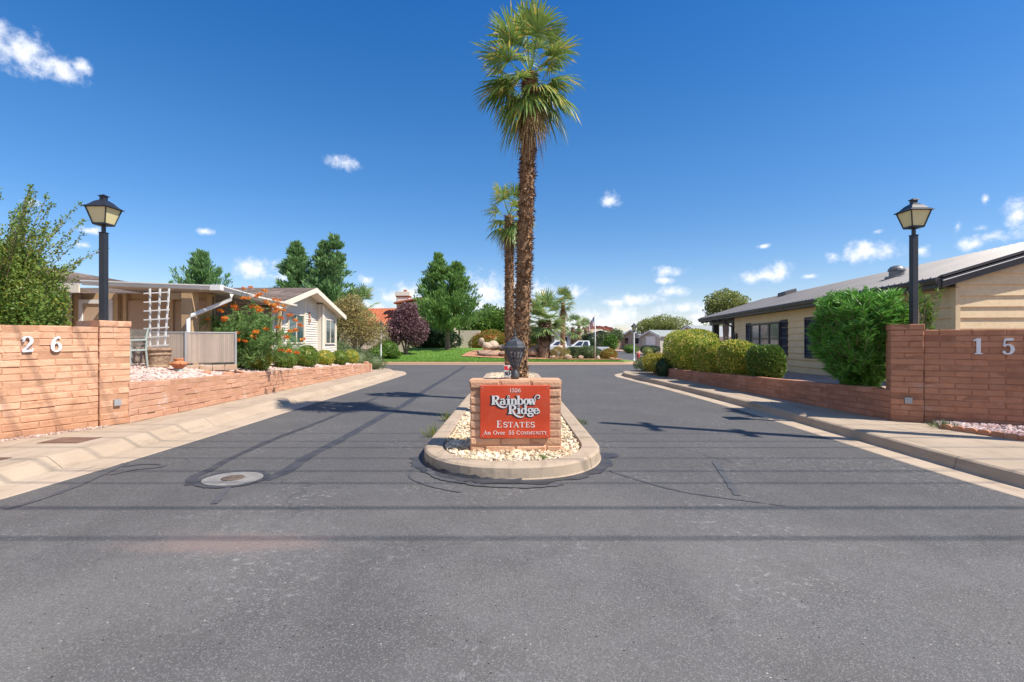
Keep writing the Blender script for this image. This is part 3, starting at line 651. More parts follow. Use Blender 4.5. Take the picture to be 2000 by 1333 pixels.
small += [T('An', 428, 522, 990, 50, S=.14, t=.055), T('Over', 555, 712, 990, 50, S=.14, t=.055), T('55', 752, 828, 990, 50, S=.15, t=.055), T('C', 858, 905, 990, 50, S=.15, t=.06)+T('OMMUNITY', 912, 1256, 988, 40, S=.14, t=.065, sp=.05)]
for s_ in small:
    mc = MB(); strokes_mesh(mc, s_, place, 0, .003, dz=.00015); me = mc.mesh('lettering'); fixn(me); obj('lettering', me, mLET, board)
me = mb.mesh('lettering'); fixn(me); obj('lettering', me, mLET, board)

# coach lantern on the sign
ln = thing('coach_lantern', (.04, 6.62, 1.013), 'weathered black coach lantern with scrolled sides standing on the red sign monument', 'lantern')
mb = MB(); mb.lathe([(.052, 0), (.052, .045), (.047, .075), (.03, .1), (.022, .125), (.03, .135), (.04, .155), (.045, .16)], n=20)
obj('post', mb, mLANT, ln, smooth=True)
n6 = 6; mb = MB(); zb, zt, rb, rt = .16, .405, .05, .135
ang = [R_(60*k+30+12) for k in range(6)]
for a in ang: mb.beam((rb*math.cos(a), rb*math.sin(a), zb), (rt*math.cos(a), rt*math.sin(a), zt), .016, .016)
for r, z in ((rb, zb+.006), (rt, zt-.004)):
    for k in range(6): mb.beam((r*math.cos(ang[k]), r*math.sin(ang[k]), z), (r*math.cos(ang[(k+1) % 6]), r*math.sin(ang[(k+1) % 6]), z), .014, .014)
obj('frame', mb, mLANT, ln)
mb = MB()
for k in range(6):     # scrolled filigree in every face
    a, b = ang[k], ang[(k+1) % 6]
    def fp(u, v):
        r = rb+(rt-rb)*v; A = Vector((r*math.cos(a), r*math.sin(a), 0)); B = Vector((r*math.cos(b), r*math.sin(b), 0)); q = A.lerp(B, u); return (q.x*.985, q.y*.985, zb+(zt-zb)*v)
    for (cu, cv_, ru, turn) in ((.3, .84, .15, 1), (.7, .84, .15, -1), (.5, .62, .2, 1), (.32, .42, .13, -1), (.68, .42, .13, 1), (.5, .24, .2, -1)):
        pts = [fp(cu+ru*(1-.7*s)*math.cos(turn*s*9+1), cv_+ru*.55*(1-.7*s)*math.sin(turn*s*9+1)) for s in np.linspace(0, 1, 14)]
        mb.tube(pts, .0042, 4, caps=False)
    mb.tube([fp(.5, .02), fp(.5, .98)], .0035, 4, caps=False)
obj('filigree', mb, mLANT, ln)
m, t, out = _mat('seeded_lantern_glass'); N = NT(t); p = N.n('ShaderNodeBsdfPrincipled', {'Base Color': (.35, .36, .37, 1), 'Roughness': .35}); tp = N.n('ShaderNodeBsdfTransparent'); mm = N.n('ShaderNodeMixShader', {0: .45, 1: tp.outputs[0], 2: p.outputs[0]}); t.links.new(mm.outputs[0], out.inputs[0])
mb = MB()
for k in range(6):
    a, b = ang[k], ang[(k+1) % 6]; f = .965
    mb.quad((rb*f*math.cos(a), rb*f*math.sin(a), zb+.01), (rb*f*math.cos(b), rb*f*math.sin(b), zb+.01), (rt*f*math.cos(b), rt*f*math.sin(b), zt-.01), (rt*f*math.cos(a), rt*f*math.sin(a), zt-.01))
obj('glass', mb, m, ln)
mb = MB(); mb.lathe([(.155, .398), (.16, .405), (.152, .415), (.128, .42), (.118, .45), (.096, .485), (.058, .505), (.036, .512), (.033, .53), (.014, .545), (.012, .56), (.022, .568), (.014, .578), (.008, .6), (.006, .64), (.001, .655)], n=6, rot=R_(42))
me = mb.mesh('cap'); fixn(me); obj('cap', me, mLANT, ln)

# small notice behind the sign
nt = thing('notice_sign', (-.06, 11, .12), 'small white and red NO notice on a stake beside the palm trunk', 'sign')
mb = MB(); mb.box(-.015, .015, .012, .03, 0, .72); obj('stake', mb, mWOOD, nt)
mb = MB(); mb.box(-.115, .125, -.004, .01, .61, .86); nb = obj('board', mb, mLET, nt)
mb = MB(); mb.box(-.105, -.03, -.009, -.0045, .76, .845); mb.box(-.03, .115, -.009, -.0045, .76, .79); mb.box(.01, .115, -.009, -.0045, .80, .83); obj('red_print', mb, M('notice_red', (.7, .03, .03), (.68, .04, .04), rough=.5), nb)
mb = MB(); st = layout('NO', -.1, .02, .645, .085, S=.2, t=.15); strokes_mesh(mb, st, lambda x, y, d: (x, -.0045-d, y), 0, .004, dz=.0006); me = mb.mesh('lettering'); fixn(me); obj('lettering', me, mSHADOWL, nb)

# post lamps on the wall pillars (axis aligned square lanterns)
def post_lamp(loc, label, dz):
    t = thing('post_lamp', loc, label, 'lamp post', 'black lamp posts on the entrance walls')
    mb = MB(); mb.box(-.046, .046, -.046, .046, 0, dz); mb.box(-.054, .054, -.054, .054, dz, dz+.012); me = mb.mesh('post'); bevel(me, .006, 2); obj('post', me, mBLACK, t)
    mb = MB(); mb.lathe([(.032, dz+.012), (.032, dz+.11), (.07, dz+.118), (.095, dz+.13)], n=16); obj('collar', mb, mBLACK, t, smooth=False)
    b, h = dz+.13, .285; rb, rt = .098, .172; mb = MB()
    cs = [(-1, -1), (1, -1), (1, 1), (-1, 1)]
    for c in cs: mb.beam((c[0]*rb, c[1]*rb, b), (c[0]*rt, c[1]*rt, b+h), .018, .018, up=(c[0], -c[1], 0))
    for r, z, q in ((rb, b+.012, .026), (rt, b+h-.006, .02)):
        for k in range(4): mb.beam((cs[k][0]*r, cs[k][1]*r, z), (cs[(k+1) % 4][0]*r, cs[(k+1) % 4][1]*r, z), .016, q)
    mb.box(-rb, rb, -rb, rb, b-.006, b+.004); obj('frame', mb, mBLACK, t)
    mb = MB()
    for k in range(4):
        c, d = cs[k], cs[(k+1) % 4]; f = .96; mb.quad((c[0]*rb*f, c[1]*rb*f, b+.006), (d[0]*rb*f, d[1]*rb*f, b+.006), (d[0]*rt*f, d[1]*rt*f, b+h), (c[0]*rt*f, c[1]*rt*f, b+h))
    obj('glass', mb, mYGLASS, t)
    mb = MB(); z = b+h; prof = [(.235, z-.012), (.238, z-.004), (.175, z+.03), (.11, z+.095), (.062, z+.125), (.048, z+.128), (.048, z+.185), (.072, z+.19), (.066, z+.2), (.03, z+.216), (.008, z+.228)]
    mb.lathe([(r*1.414*.86, zz) for r, zz in prof], n=4, rot=R_(45)); me = mb.mesh('roof'); fixn(me); bevel(me, .004, 1); obj('roof', me, mBLACK, t)
    return t
post_lamp((-6.755, 8.47, 1.825), 'black square lamp post on the pillar of the 26 wall', 1.46)
post_lamp((6.88, 8.77, 1.785), 'black square lamp post on the pillar of the 15 wall', 1.52)
# ------------------------------------------------------------------ yards
def wallx_left(y):      # inner edge of the left yard
    if y < 8.5: return LA.x+LD.x*(y-LA.y)/LD.y-.15
    return -6.4
def zyl(x, y):
    e = max(0, -6.4-x); return topL(max(8.4, min(y, 22.3)))-.07+min(.15*e, .26)+.012*math.sin(x*3.1)*math.sin(y*2.3)
def grid(xe0, xfun, ys, n, zf):
    mb = MB(); m = len(ys)
    for y in ys:
        xa = xfun(y)
        for k in range(n+1):
            u = (k/n)**2.2; x = xa+(xe0-xa)*u; mb.v.append((x, y, zf(x, y)))
    for i in range(m-1):
        for k in range(n): a = i*(n+1)+k; mb.f.append((a, a+1, a+n+2, a+n+1))
    b = len(mb.v)   # skirt at the far edge
    for k in range(n+1): q = mb.v[(m-1)*(n+1)+k]; mb.v.append((q[0], q[1]+.25, .12))
    for k in range(n): a = (m-1)*(n+1)+k; mb.f.append((a, a+1, b+k+1, b+k))
    me = mb.mesh('yard', smooth=True); fixn(me); return me
struct('left_yard', grid(-45, wallx_left, np.linspace(4.5, 22.3, 40), 34, zyl), mPBASE)
def wallx_right(y):
    if y < 8.6: return RA.x+RD.x*(y-RA.y)/RD.y+.2
    return 6.55 if y < 9 else 6.5-.05*(y-9)
zyr = lambda x, y: topR(max(8.7, min(y, 20.6)))-.06+.02*math.sin(x*2)*math.sin(y*1.7)
struct('right_yard', grid(45, wallx_right, np.linspace(4.0, 21.2, 30), 20, zyr), mPBASE)
# gravel of the left yard
n = 5200; p = np.stack([-6.45-2.7*rng.random(n), rng.uniform(8.7, 12.6, n)], 1); z = np.array([zyl(a, b) for a, b in p])
n2 = 2600; p2 = np.stack([-6.45-1.5*rng.random(n2), rng.uniform(12.6, 22, n2)], 1); z2 = np.array([zyl(a, b) for a, b in p2])
pp = np.concatenate([np.column_stack([p, z+.012]), np.column_stack([p2, z2+.012])]); Vv, F = rocks(pp, np.concatenate([rng.uniform(.02, .042, n), rng.uniform(.028, .05, n2)])); struct('left_yard_gravel', np_mesh('left_yard_gravel', Vv, F), mPINKG, kind='stuff')
# gravel strips under both entrance walls
n = 800; u = rng.random(n)*4; pp = np.array([tuple((s0+LD*(4.3*a/4)+LN*(.03+.16*b*b))) for a, b in zip(u, rng.random(n))]); pp[:, 2] = .155; Vv, F = rocks(pp, rng.uniform(.014, .03, n)); struct('wall_foot_gravel', np_mesh('wall_foot_gravel', Vv, F), M('brown_gravel', (.34, .2, .15), (.46, .34, .28), 3, island=.4), kind='stuff')
e0 = Vector((6.62, 7.9, 0)); e1 = Vector((7.05, 6.5, 0)); e2 = Vector((7.7, 5.2, 0))
mb = MB(); w0 = RA+RD*.6; w1 = RA+RD*4.2; mb.poly([(e0.x, e0.y, .154), (e1.x, e1.y, .154), (e2.x, e2.y, .154), (w1.x, w1.y, .154), (w0.x, w0.y, .154)]); me = mb.mesh('wall_foot_bed'); fixn(me)
if me.polygons[0].normal.z < 0: me.flip_normals()
struct('wall_foot_bed', me, mPBASE)
n = 3200; a, b = rng.random(n), rng.random(n); E = [e0.lerp(e1, min(1, 2*q)) if q < .5 else e1.lerp(e2, 2*q-1) for q in a]; Wp = [w0.lerp(w1, q) for q in a]
pp = np.array([tuple(x.lerp(y, .03+.95*q)) for x, y, q in zip(E, Wp, b)]); pp[:, 2] = .165+.03*b; Vv, F = rocks(pp, rng.uniform(.016, .036, n)); struct('right_wall_gravel', np_mesh('right_wall_gravel', Vv, F), M('mauve_gravel', (.32, .2, .19), (.5, .4, .38), 3, island=.42), kind='stuff')
ed = thing('garden_edging', (6.9, 7, .15), 'scalloped terracotta edging between gravel bed and right sidewalk', 'edging'); mb = MB()
for A, B in ((e0, e1), (e1, e2)):
    L = (B-A).length; k = int(L/.15); D = (B-A).normalized(); Nn = Vector((-D.y, D.x, 0))*-1
    for i in range(k):
        c = A+D*(i+.5)*L/k; r = L/k/2-.003
        pts = [(-r, 0), (r, 0), (r, .045)]+[(r*math.cos(t_), .045+.032*math.sin(t_)) for t_ in np.linspace(0, math.pi, 8)[1:-1]]+[(-r, .045)]
        mb.prism(pts, lambda x, y: tuple(c+D*x-Nn*.02+Vector((0, 0, .15+y))), lambda x, y: tuple(c+D*x+Nn*.025+Vector((0, 0, .15+y))))
me = mb.mesh('edging'); fixn(me); obj('edging', me, M('terracotta', (.46, .2, .11), (.52, .26, .15), 6, rough=.85, bump=.2), ed, local=False)

# ------------------------------------------------------------------ building helpers
mSIDEW = M('white_vinyl_siding', (.66, .62, .54), (.62, .58, .5), 1.5, rough=.6)
mSIDEC = M('cream_siding', (.62, .52, .38), (.58, .48, .35), 1.5, rough=.7)
mSIDET = M('tan_board_siding', (.72, .56, .35), (.68, .525, .325), 1.5, rough=.7, fine=((.5, .37, .2), 14, .4, .7, .3))
mTRIMW = M('cream_trim', (.74, .67, .55), (.7, .63, .51), 2, rough=.6)
mTANP = M('tan_paint', (.55, .39, .23), (.51, .36, .21), 3, rough=.7)
mSHING = M('brown_shingles', (.27, .21, .175), (.2, .155, .13), 7, 5, rough=.95, island=.25, bump=.6, bscale=60, fine=((.38, .3, .25), 2.2, .5, .7, .5))
mSHING2 = M('grey_shingles', (.23, .25, .25), (.28, .3, .3), 5, 5, rough=.95, island=.2, bump=.5, bscale=50)
mROOFM = M('bronze_metal_roof', (.19, .175, .168), (.22, .205, .198), .8, 4, rough=.42, metal=.2, spec=.5)
mBRONZE = M('dark_bronze_trim', (.045, .038, .036), (.058, .05, .047), 3, rough=.45, spec=.45)
mSHUT = M('navy_shutter', (.022, .023, .042), (.03, .031, .052), 3, rough=.5)
def glass(name, c, rough=.06):
    m, t, out = _mat(name); N = NT(t); co = N.n('ShaderNodeTexCoord').outputs['Object']
    col = N.mix(N.ramp(N.noise(co, .9, 3), .4, .6), c4(c), c4(tuple(x*.6 for x in c)))
    p = N.n('ShaderNodeBsdfPrincipled', {'Base Color': col, 'Roughness': rough, 'Specular IOR Level': .9, 'Coat Weight': .5, 'Coat Roughness': .03}); t.links.new(p.outputs[0], out.inputs[0]); return m
mGLASS = glass('teal_window_glass', (.06, .12, .125)); mGLASSD = glass('dark_window_glass', (.05, .055, .065)); mGLASSC = glass('curtained_glass', (.30, .32, .32), .1)
mSCREEN = M('tan_sun_screen', (.56, .41, .29), (.52, .375, .26), 1.2, rough=.8, fine=((.28, .19, .13), 60, .45, .6, .4))
def lap(mb, O, D, Nn, z0, z1, step, ext, dep=.03):
    """lap siding boards on a wall plane; ext(z) -> (u0,u1)"""
    O = Vector(O); D = Vector(D); Nn = Vector(Nn); z = z0
    W = lambda u, z, d: tuple(O+D*u+Nn*d+Vector((0, 0, z)))
    while z < z1-.005:
        zt = min(z+step, z1); a0, a1 = ext(z+.001); b0, b1 = ext(zt)
        if b1 < b0: b0 = b1 = (a0+a1)/2
        mb.quad(W(a0, z, dep), W(a1, z, dep), W(b1, zt, 0), W(b0, zt, 0)); mb.quad(W(a0, z, 0), W(a1, z, 0), W(a1, z, dep), W(a0, z, dep)); z = zt
def window(root, O, D, Nn, u0, u1, z0, z1, nx, nz, mf, mg, fr=.05, pr=.045, label=None, cols=None):
    O = Vector(O); D = Vector(D); Nn = Vector(Nn); mb = MB()
    W = lambda u, z, d: tuple(O+D*u+Nn*d+Vector((0, 0, z)))
    def bar(a, b, c, d, dd):
        dd = dd+.03
        mb.prism([(a, c), (b, c), (b, d), (a, d)], lambda x, y: W(x, y, -.01), lambda x, y: W(x, y, dd))
    bar(u0, u0+fr, z0, z1, pr); bar(u1-fr, u1, z0, z1, pr); bar(u0+fr, u1-fr, z1-fr, z1, pr); bar(u0+fr, u1-fr, z0, z0+fr, pr)
    xs = cols or [u0+(u1-u0)*k/nx for k in range(1, nx)]
    for x in xs: bar(x-fr*.35, x+fr*.35, z0+fr, z1-fr, pr*.8)
    if nz > 1:
        ed = [u0+fr]+[v for x in xs for v in (x-fr*.35, x+fr*.35)]+[u1-fr]
        for k in range(1, nz):
            z = z0+(z1-z0)*k/nz
            for q in range(0, len(ed), 2): bar(ed[q], ed[q+1], z-fr*.3, z+fr*.3, pr*.7)
    me = mb.mesh('window'); fixn(me); w = obj('window', me, mf, root, local=False, label=label)
    mb = MB(); mb.quad(W(u0+fr*.5, z0+fr*.5, .042), W(u1-fr*.5, z0+fr*.5, .042), W(u1-fr*.5, z1-fr*.5, .042), W(u0+fr*.5, z1-fr*.5, .042)); me = mb.mesh('pane'); fixn(me)
    p = obj('pane', me, mg, w); return w
def courses(mb, A, B, up, L, step, th=.012):
    """roof courses from eave A-B going up the slope vector"""
    A = Vector(A); B = Vector(B); up = Vector(up).normalized(); Nn = (B-A).cross(up).normalized()
    if Nn.z < 0: Nn = -Nn
    s = 0
    while s < L-.001:
        e = min(s+step, L); m = max(1, int((B-A).length/.9)); off = random.random()
        for k in range(m):
            a = A.lerp(B, k/m); b = A.lerp(B, (k+1)/m); h = th*random.uniform(.8, 1.3)
            mb.quad(a+up*s+Nn*h, b+up*s+Nn*h, b+up*e, a+up*e); mb.quad(a+up*s, b+up*s, b+up*s+Nn*h, a+up*s+Nn*h)
        s = e

# ------------------------------------------------------------------ left bungalow
hl = thing('bungalow', (-9.5, 19, .6), 'white sided bungalow with brown shingle roof, gutters and screened porch behind the 26 wall', 'house')
GX1, GX2 = -8.2, -8.42; YP = 20.66; YA, YB = 17.55, 23.82; ZE, ZP = 2.72, 3.65; slope = (ZP-ZE)/3.55
rz = lambda y: ZP-.13-slope*abs(y-YP)
mb = MB(); Dy = (0, 1, 0); Nx = (1, 0, 0)
def extg(lo, hi):
    def f(z):
        h = (ZP-.13-z)/slope; return (max(lo, YP-h), min(hi, YP+h))
    return f
lap(mb, (GX2, 0, 0), Dy, Nx, .5, 3.50, .1, extg(YA, 22.1)); lap(mb, (GX1, 0, 0), Dy, Nx, .5, 3.2, .1, extg(22.1, YB))
mb.box(GX1-.3, GX1-.001, 22.1, 22.12, .5, 3.09)
obj('gable_wall', mb, mSIDEW, hl, local=False)
mb = MB(); mb.box(GX2-.2, GX2-.03, YA+.02, 22.08, .4, 2.6); mb.box(GX1-.5, GX1-.03, 22.13, YB-.02, .4, 2.55); mb.box(-20, GX1-.05, YB-.14, YB-.02, .4, 2.56); mb.box(-20, GX2-.05, YA+.02, YA+.14, .4, 2.56)
mb.prism([(YA+.3, 2.56), (YB-.3, 2.56), (YP, 3.45)], lambda y, z: (GX2-.06, y, z), lambda y, z: (GX2-.2, y, z)); me = mb.mesh('wall'); fixn(me); obj('wall', me, mSIDEW, hl, local=False)
mb = MB()
for (x, y0, y1, z1) in ((GX2, YA-.02, YA+.1, 2.6), (GX2, 20.72, 20.80, 3.45), (GX1, 22.10, 22.32, 3.02), (GX1, YB-.1, YB+.02, 2.62)):
    mb = MB(); mb.box(x-.02, x+.04, y0, y1, .5, z1); obj('corner_trim', mb, mTRIMW, hl, local=False)
mb = MB(); RX0, RX1 = -26.5, -7.88; th = .13
for sgn_ in (-1, 1):
    A = (RX0, YP+sgn_*3.6, ZP-slope*3.6); B = (RX1, YP+sgn_*3.6, ZP-slope*3.6)
    courses(mb, A, B, (0, -sgn_, slope), math.hypot(3.6, 3.6*slope), .14)
obj('roof', mb, mSHING, hl, local=False)
mb = MB()
for sgn_ in (-1, 1):
    A = Vector((RX1, YP+sgn_*3.62, ZP-slope*3.62)); B = Vector((RX1, YP, ZP))
    mb.prism([(0, -.2), (1, -.2), (1, -.012), (0, -.012)], lambda u, z: tuple(A.lerp(B, u)+Vector((.03, 0, z))), lambda u, z: tuple(A.lerp(B, u)+Vector((-.02, 0, z))))
    mb.quad((RX1-.02, A.y, A.z-.11), (RX1-.02, YP, ZP-.11), (GX2-.3, YP, ZP-.11), (GX2-.3, A.y, A.z-.11))    # soffit
me = mb.mesh('fascia'); obj('fascia', me, mTRIMW, hl, local=False)
window(hl, (GX1, 0, 0), Dy, Nx, 22.36, 23.6, 1.36, 2.47, 2, 1, mTRIMW, mGLASS, label='two pane window nearest the right corner of the gable')
window(hl, (GX2, 0, 0), Dy, Nx, 19.15, 20.62, 1.4, 2.55, 2, 1, mTRIMW, mGLASS, label='two pane window half hidden by orange blossom')
mb = MB(); pts = [(-.04, -.3), (.05, -.12), (.09, -.1), (.16, -.16), (.12, -.02), (.07, .02), (.06, .16), (.14, .2), (.17, .28), (.09, .27), (.05, .36), (-.03, .37), (-.04, .26), (-.12, .2), (-.07, .16), (-.03, .02), (-.13, -.03), (-.14, -.12), (-.05, -.08), (-.1, -.26)]
mb.prism(pts, lambda x, y: (GX2+.02, 21.2+x*.7, 2.42+y*.75), lambda x, y: (GX2+.06, 21.2+x*.7, 2.42+y*.75)); me = mb.mesh('lizard_ornament'); fixn(me); obj('lizard_ornament', me, M('clay', (.42, .24, .17), rough=.9), hl, local=False)
# porch roof and gutter
PZ0 = lambda x: 2.79-.038*(x+7.08)
PYF = 12.32
mb = MB()
def slab(xa, xb, ya, yb, z, t):
    mb.v += []
    i = len(mb.v)
    for (x, y) in ((xa, ya), (xb, ya), (xb, yb), (xa, yb)): mb.v.append((x, y, z(x, y)))
    for (x, y) in ((xa, ya), (xb, ya), (xb, yb), (xa, yb)): mb.v.append((x, y, z(x, y)+t))
    mb.f += [(i+3, i+2, i+1, i), (i+4, i+5, i+6, i+7)]+[(i+k, i+(k+1) % 4, i+4+(k+1) % 4, i+4+k) for k in range(4)]
zpo = lambda x, y: PZ0(x)-.03-.022*(y-PYF)
slab(-10.35, -7.13, PYF+.06, 17.0, zpo, .05); obj('porch_roof', mb, M('white_porch_roof', (.74, .68, .58), rough=.6), hl, local=False)
mb = MB()
def gutter(a, b, out):
    a = Vector(a); b = Vector(b); out = Vector(out)
    prof = [(0, 0), (.055, 0), (.075, .03), (.085, .075), (.115, .09), (.115, .115), (.1, .115), (0, .115)]
    mb.prism(prof, lambda x, y: tuple(a+out*x+Vector((0, 0, y-.07))), lambda x, y: tuple(b+out*x+Vector((0, 0, y-.07))))
gutter((-10.3, PYF, PZ0(-10.3)), (-7.03, PYF, PZ0(-7.03)), (0, -1, 0)); gutter((-7.08, PYF-.03, PZ0(-7.08)), (-7.5, 17.05, 2.66), (1, 0, 0))
mb.box(-7.2, -6.95, PYF-.125, PYF+.02, 2.715, 2.845)
me = mb.mesh('gutter'); fixn(me); obj('gutter', me, mWHITEM, hl, local=False)
mb = MB(); mb.tube([(-7.06, 12.9, 2.68), (-7.08, 12.9, 2.55), (-7.75, 12.4, 2.12), (-7.82, 12.36, 2.02), (-7.82, 12.36, .8)], .05, 8); obj('downspout', mb, mWHITEM, hl, local=False, smooth=True)
# porch walls (set back under the roof)
def zcl(y): return 2.70-.022*(y-PYF)
mb = MB(); fr = lambda y0, y1, z1: mb.box(-7.96, -7.86, y0, y1, .6, z1)
PF = 13.4
for (xa, xb) in ((-11.45, -11.32), (-10.42, -10.30), (-10.16, -10.08), (-8.95, -8.86), (-7.98, -7.86)): mb.box(xa, xb, PF-.03, PF+.08, .7, 2.72)
mb.box(-11.6, -7.86, PF+.09, PF+.16, .7, 2.76)
obj('porch_frame', mb, mTANP, hl, local=False)
mb = MB()
for (xa, xb) in ((-10.07, -8.96), (-8.85, -7.99)): mb.box(xa, xb, PF+.02, PF+.05, .75, 2.56)
obj('sun_screen', mb, mSCREEN, hl, local=False)
mb = MB()
for (ya, yb) in ((13.5, 14.5), (14.6, 15.6), (15.7, 16.7)): mb.box(-7.93, -7.90, ya, yb, 1.2, 2.6)
obj('sun_screen', mb, M('brown_sun_screen', (.19, .135, .1), rough=.8), hl, local=False)
mb = MB()
for y in (13.44, 14.52, 15.62, 16.72, 17.4): mb.box(-7.96, -7.86, y, y+.07, .6, 2.66)
mb.box(-7.955, -7.87, 13.52, 17.4, .6, 1.2)
obj('porch_frame', mb, mTANP, hl, local=False)
mb = MB(); mb.box(-8.02, -7.76, 12.42, 12.68, .7, 2.69); mb.beam((-8.62, 12.55, 2.60), (-8.02, 12.55, 2.60), .14, .16); obj('porch_post', mb, M('tan_post', (.5, .34, .19), (.46, .31, .17), 4, rough=.7), hl, local=False)
dr = MB(); dr.box(-11.31, -11.21, PF-.05, PF, .8, 2.58); dr.box(-10.52, -10.42, PF-.05, PF, .8, 2.58); dr.box(-11.21, -10.52, PF-.05, PF, 2.48, 2.58); d_ = obj('door', dr, mWHITEM, hl, local=False)
mb = MB(); mb.box(-11.2, -10.53, PF-.02, PF+.01, .8, 2.47); obj('door_screen', mb, mSCREEN, d_)
# left wing under its own shingle roof
mb = MB(); lap(mb, (0, 12.9, 0), (1, 0, 0), (0, -1, 0), .6, 2.78, .13, lambda z: (-16, -11.55)); mb.box(-16, -11.55, 12.93, 13.1, .6, 2.78); mb.box(-11.56, -11.44, 12.86, 13.3, .6, 2.8)
obj('wing_wall', mb, mSIDEC, hl, local=False)
mb = MB(); mb.box(-12.75, -12.1, 12.84, 12.878, 1.75, 2.42); obj('shutter_panel', mb, mTRIMW, hl, local=False)
mb = MB(); mb.prism([(-16, 1.0), (-11.95, 1.0), (-11.95, 1.72), (-16, 1.72)], lambda x, z: (x, 12.2, z), lambda x, z: (x, 12.3, z)); me = mb.mesh('screen_wall'); fixn(me); obj('screen_wall', me, mSIDEC, hl, local=False)
mb = MB(); qa, qb, qc, qe = Vector((-16.5, 12.25, 2.88)), Vector((-10.33, 12.25, 2.88)), Vector((-11.8, 16, 3.32)), Vector((-16.5, 16, 4.15))
for i in range(26):
    a0, b0, a1, b1 = qa.lerp(qe, i/26), qb.lerp(qc, i/26), qa.lerp(qe, (i+1)/26), qb.lerp(qc, (i+1)/26); up = Vector((0, 0, .014))
    for k in range(7): p0, p1, p2, p3 = a0.lerp(b0, k/7), a0.lerp(b0, (k+1)/7), a1.lerp(b1, (k+1)/7), a1.lerp(b1, k/7); mb.quad(p0+up, p1+up, p2, p3); mb.quad(p0, p1, p1+up, p0+up)
me = mb.mesh('wing_roof')
obj('wing_roof', me, mSHING, hl, local=False)
mb = MB(); mb.box(-16.5, -10.33, 12.2, 12.245, 2.66, 2.87); mb.quad((-16.5, 12.245, 2.72), (-10.33, 12.245, 2.72), (-10.33, 12.9, 2.72), (-16.5, 12.9, 2.72)); obj('wing_fascia', mb, mTRIMW, hl, local=False)
mb = MB(); mb.box(-11.9, -11.55, 19.0, 19.35, 3.2, 3.52); mb.box(-12.0, -11.3, 18.9, 19.45, 3.52, 3.58); obj('roof_vent', mb, mWHITEM, hl, local=False)

# ------------------------------------------------------------------ right house (turned 6.5 degrees)
hr = thing('ranch_house', (8.75, 10.3, .6), 'tan board sided ranch house with dark metal roof and navy shutters behind the 15 wall', 'house')
O = Vector((8.72, 10.05, 0)); D = Vector((.113, .9936, 0)); D.normalize(); Pp = Vector((D.y, -D.x, 0)); Nl = -Pp   # Pp: away from street
EZ = 2.75; rise = .31; HS = 3.4; LW = 13.6; LT = 18.5; OV = .36; FO = .15
RW = lambda s, t, z: tuple(O+D*s+Pp*t+Vector((0, 0, z)))       # s along the street, t away from it
mb = MB(); lap(mb, O, D, Nl, .45, 2.72, .215, lambda z: (0, LW), .032)
zr = lambda t: EZ+(t+OV)*rise
def exr(z):
    t0 = max(0, (z-EZ+.06)/rise-OV); return (t0, 2*(HS-OV)-t0)
lap(mb, O, Pp, -D, .45, 3.72, .215, exr, .032); obj('wall', mb, mSIDET, hr, local=False)
mb = MB(); mb.prism([(0.06, .06), (LW-.05, .06), (LW-.05, 5.9), (.06, 5.9)], lambda s, t: RW(s, t, .4), lambda s, t: RW(s, t, 2.7)); me = mb.mesh('core_wall'); fixn(me); obj('core_wall', me, mSIDET, hr, local=False)
mb = MB(); mb.prism([(-.035, -.035), (.09, -.035), (.09, .05), (-.035, .05)], lambda s, t: RW(s, t, .5), lambda s, t: RW(s, t, 2.72)); mb.prism([(0.1, -.045), (LW, -.045), (LW, -.0), (.1, -.0)], lambda s, t: RW(s, t, .93-.03), lambda s, t: RW(s, t, .97))
me = mb.mesh('trim'); fixn(me); obj('trim', me, mSIDET, hr, local=False)
mb = MB()
for sg_ in (0, 1):
    T_ = lambda t: t if sg_ == 0 else 2*(HS-OV)-t
    a, b, c, d = RW(-FO, T_(-OV), zr(-OV)), RW(LT, T_(-OV), zr(-OV)), RW(LT, T_(HS-OV), zr(HS-OV)), RW(-FO, T_(HS-OV), zr(HS-OV)); mb.quad(a, b, c, d)
    mb.quad(RW(-FO, T_(-OV), zr(-OV)-.035), RW(LT, T_(-OV), zr(-OV)-.035), RW(LT, T_(HS-OV), zr(HS-OV)-.035), RW(-FO, T_(HS-OV), zr(HS-OV)-.035))
    s = -FO+.06
    while s < LT:
        p = lambda ds, t, h: RW(s+ds, T_(t), zr(t)+h)
        for ds, w in ((0, .03),):
            t0, t1 = -OV-.015, HS-OV
            mb.quad(p(-w, t0, .002), p(-w*.4, t0, .03), p(-w*.4, t1, .03), p(-w, t1, .002)); mb.quad(p(-w*.4, t0, .03), p(w*.4, t0, .03), p(w*.4, t1, .03), p(-w*.4, t1, .03)); mb.quad(p(w*.4, t0, .03), p(w, t0, .002), p(w, t1, .002), p(w*.4, t1, .03))
            mb.poly([p(-w, t0, .002), p(w, t0, .002), p(w*.4, t0, .03), p(-w*.4, t0, .03)])
        s += .228
me = mb.mesh('roof'); fixn(me); obj('roof', me, mROOFM, hr, local=False)
mb = MB()
mb.prism([(-.0, -.2), (.0, -.02), (-.11, -.02), (-.12, -.05), (-.1, -.13), (-.06, -.15), (-.06, -.2)], lambda x, z: RW(-FO, -OV+x, zr(-OV)+z), lambda x, z: RW(LT, -OV+x, zr(-OV)+z))
me = mb.mesh('gutter'); fixn(me); obj('gutter', me, mBRONZE, hr, local=False)
mb = MB()
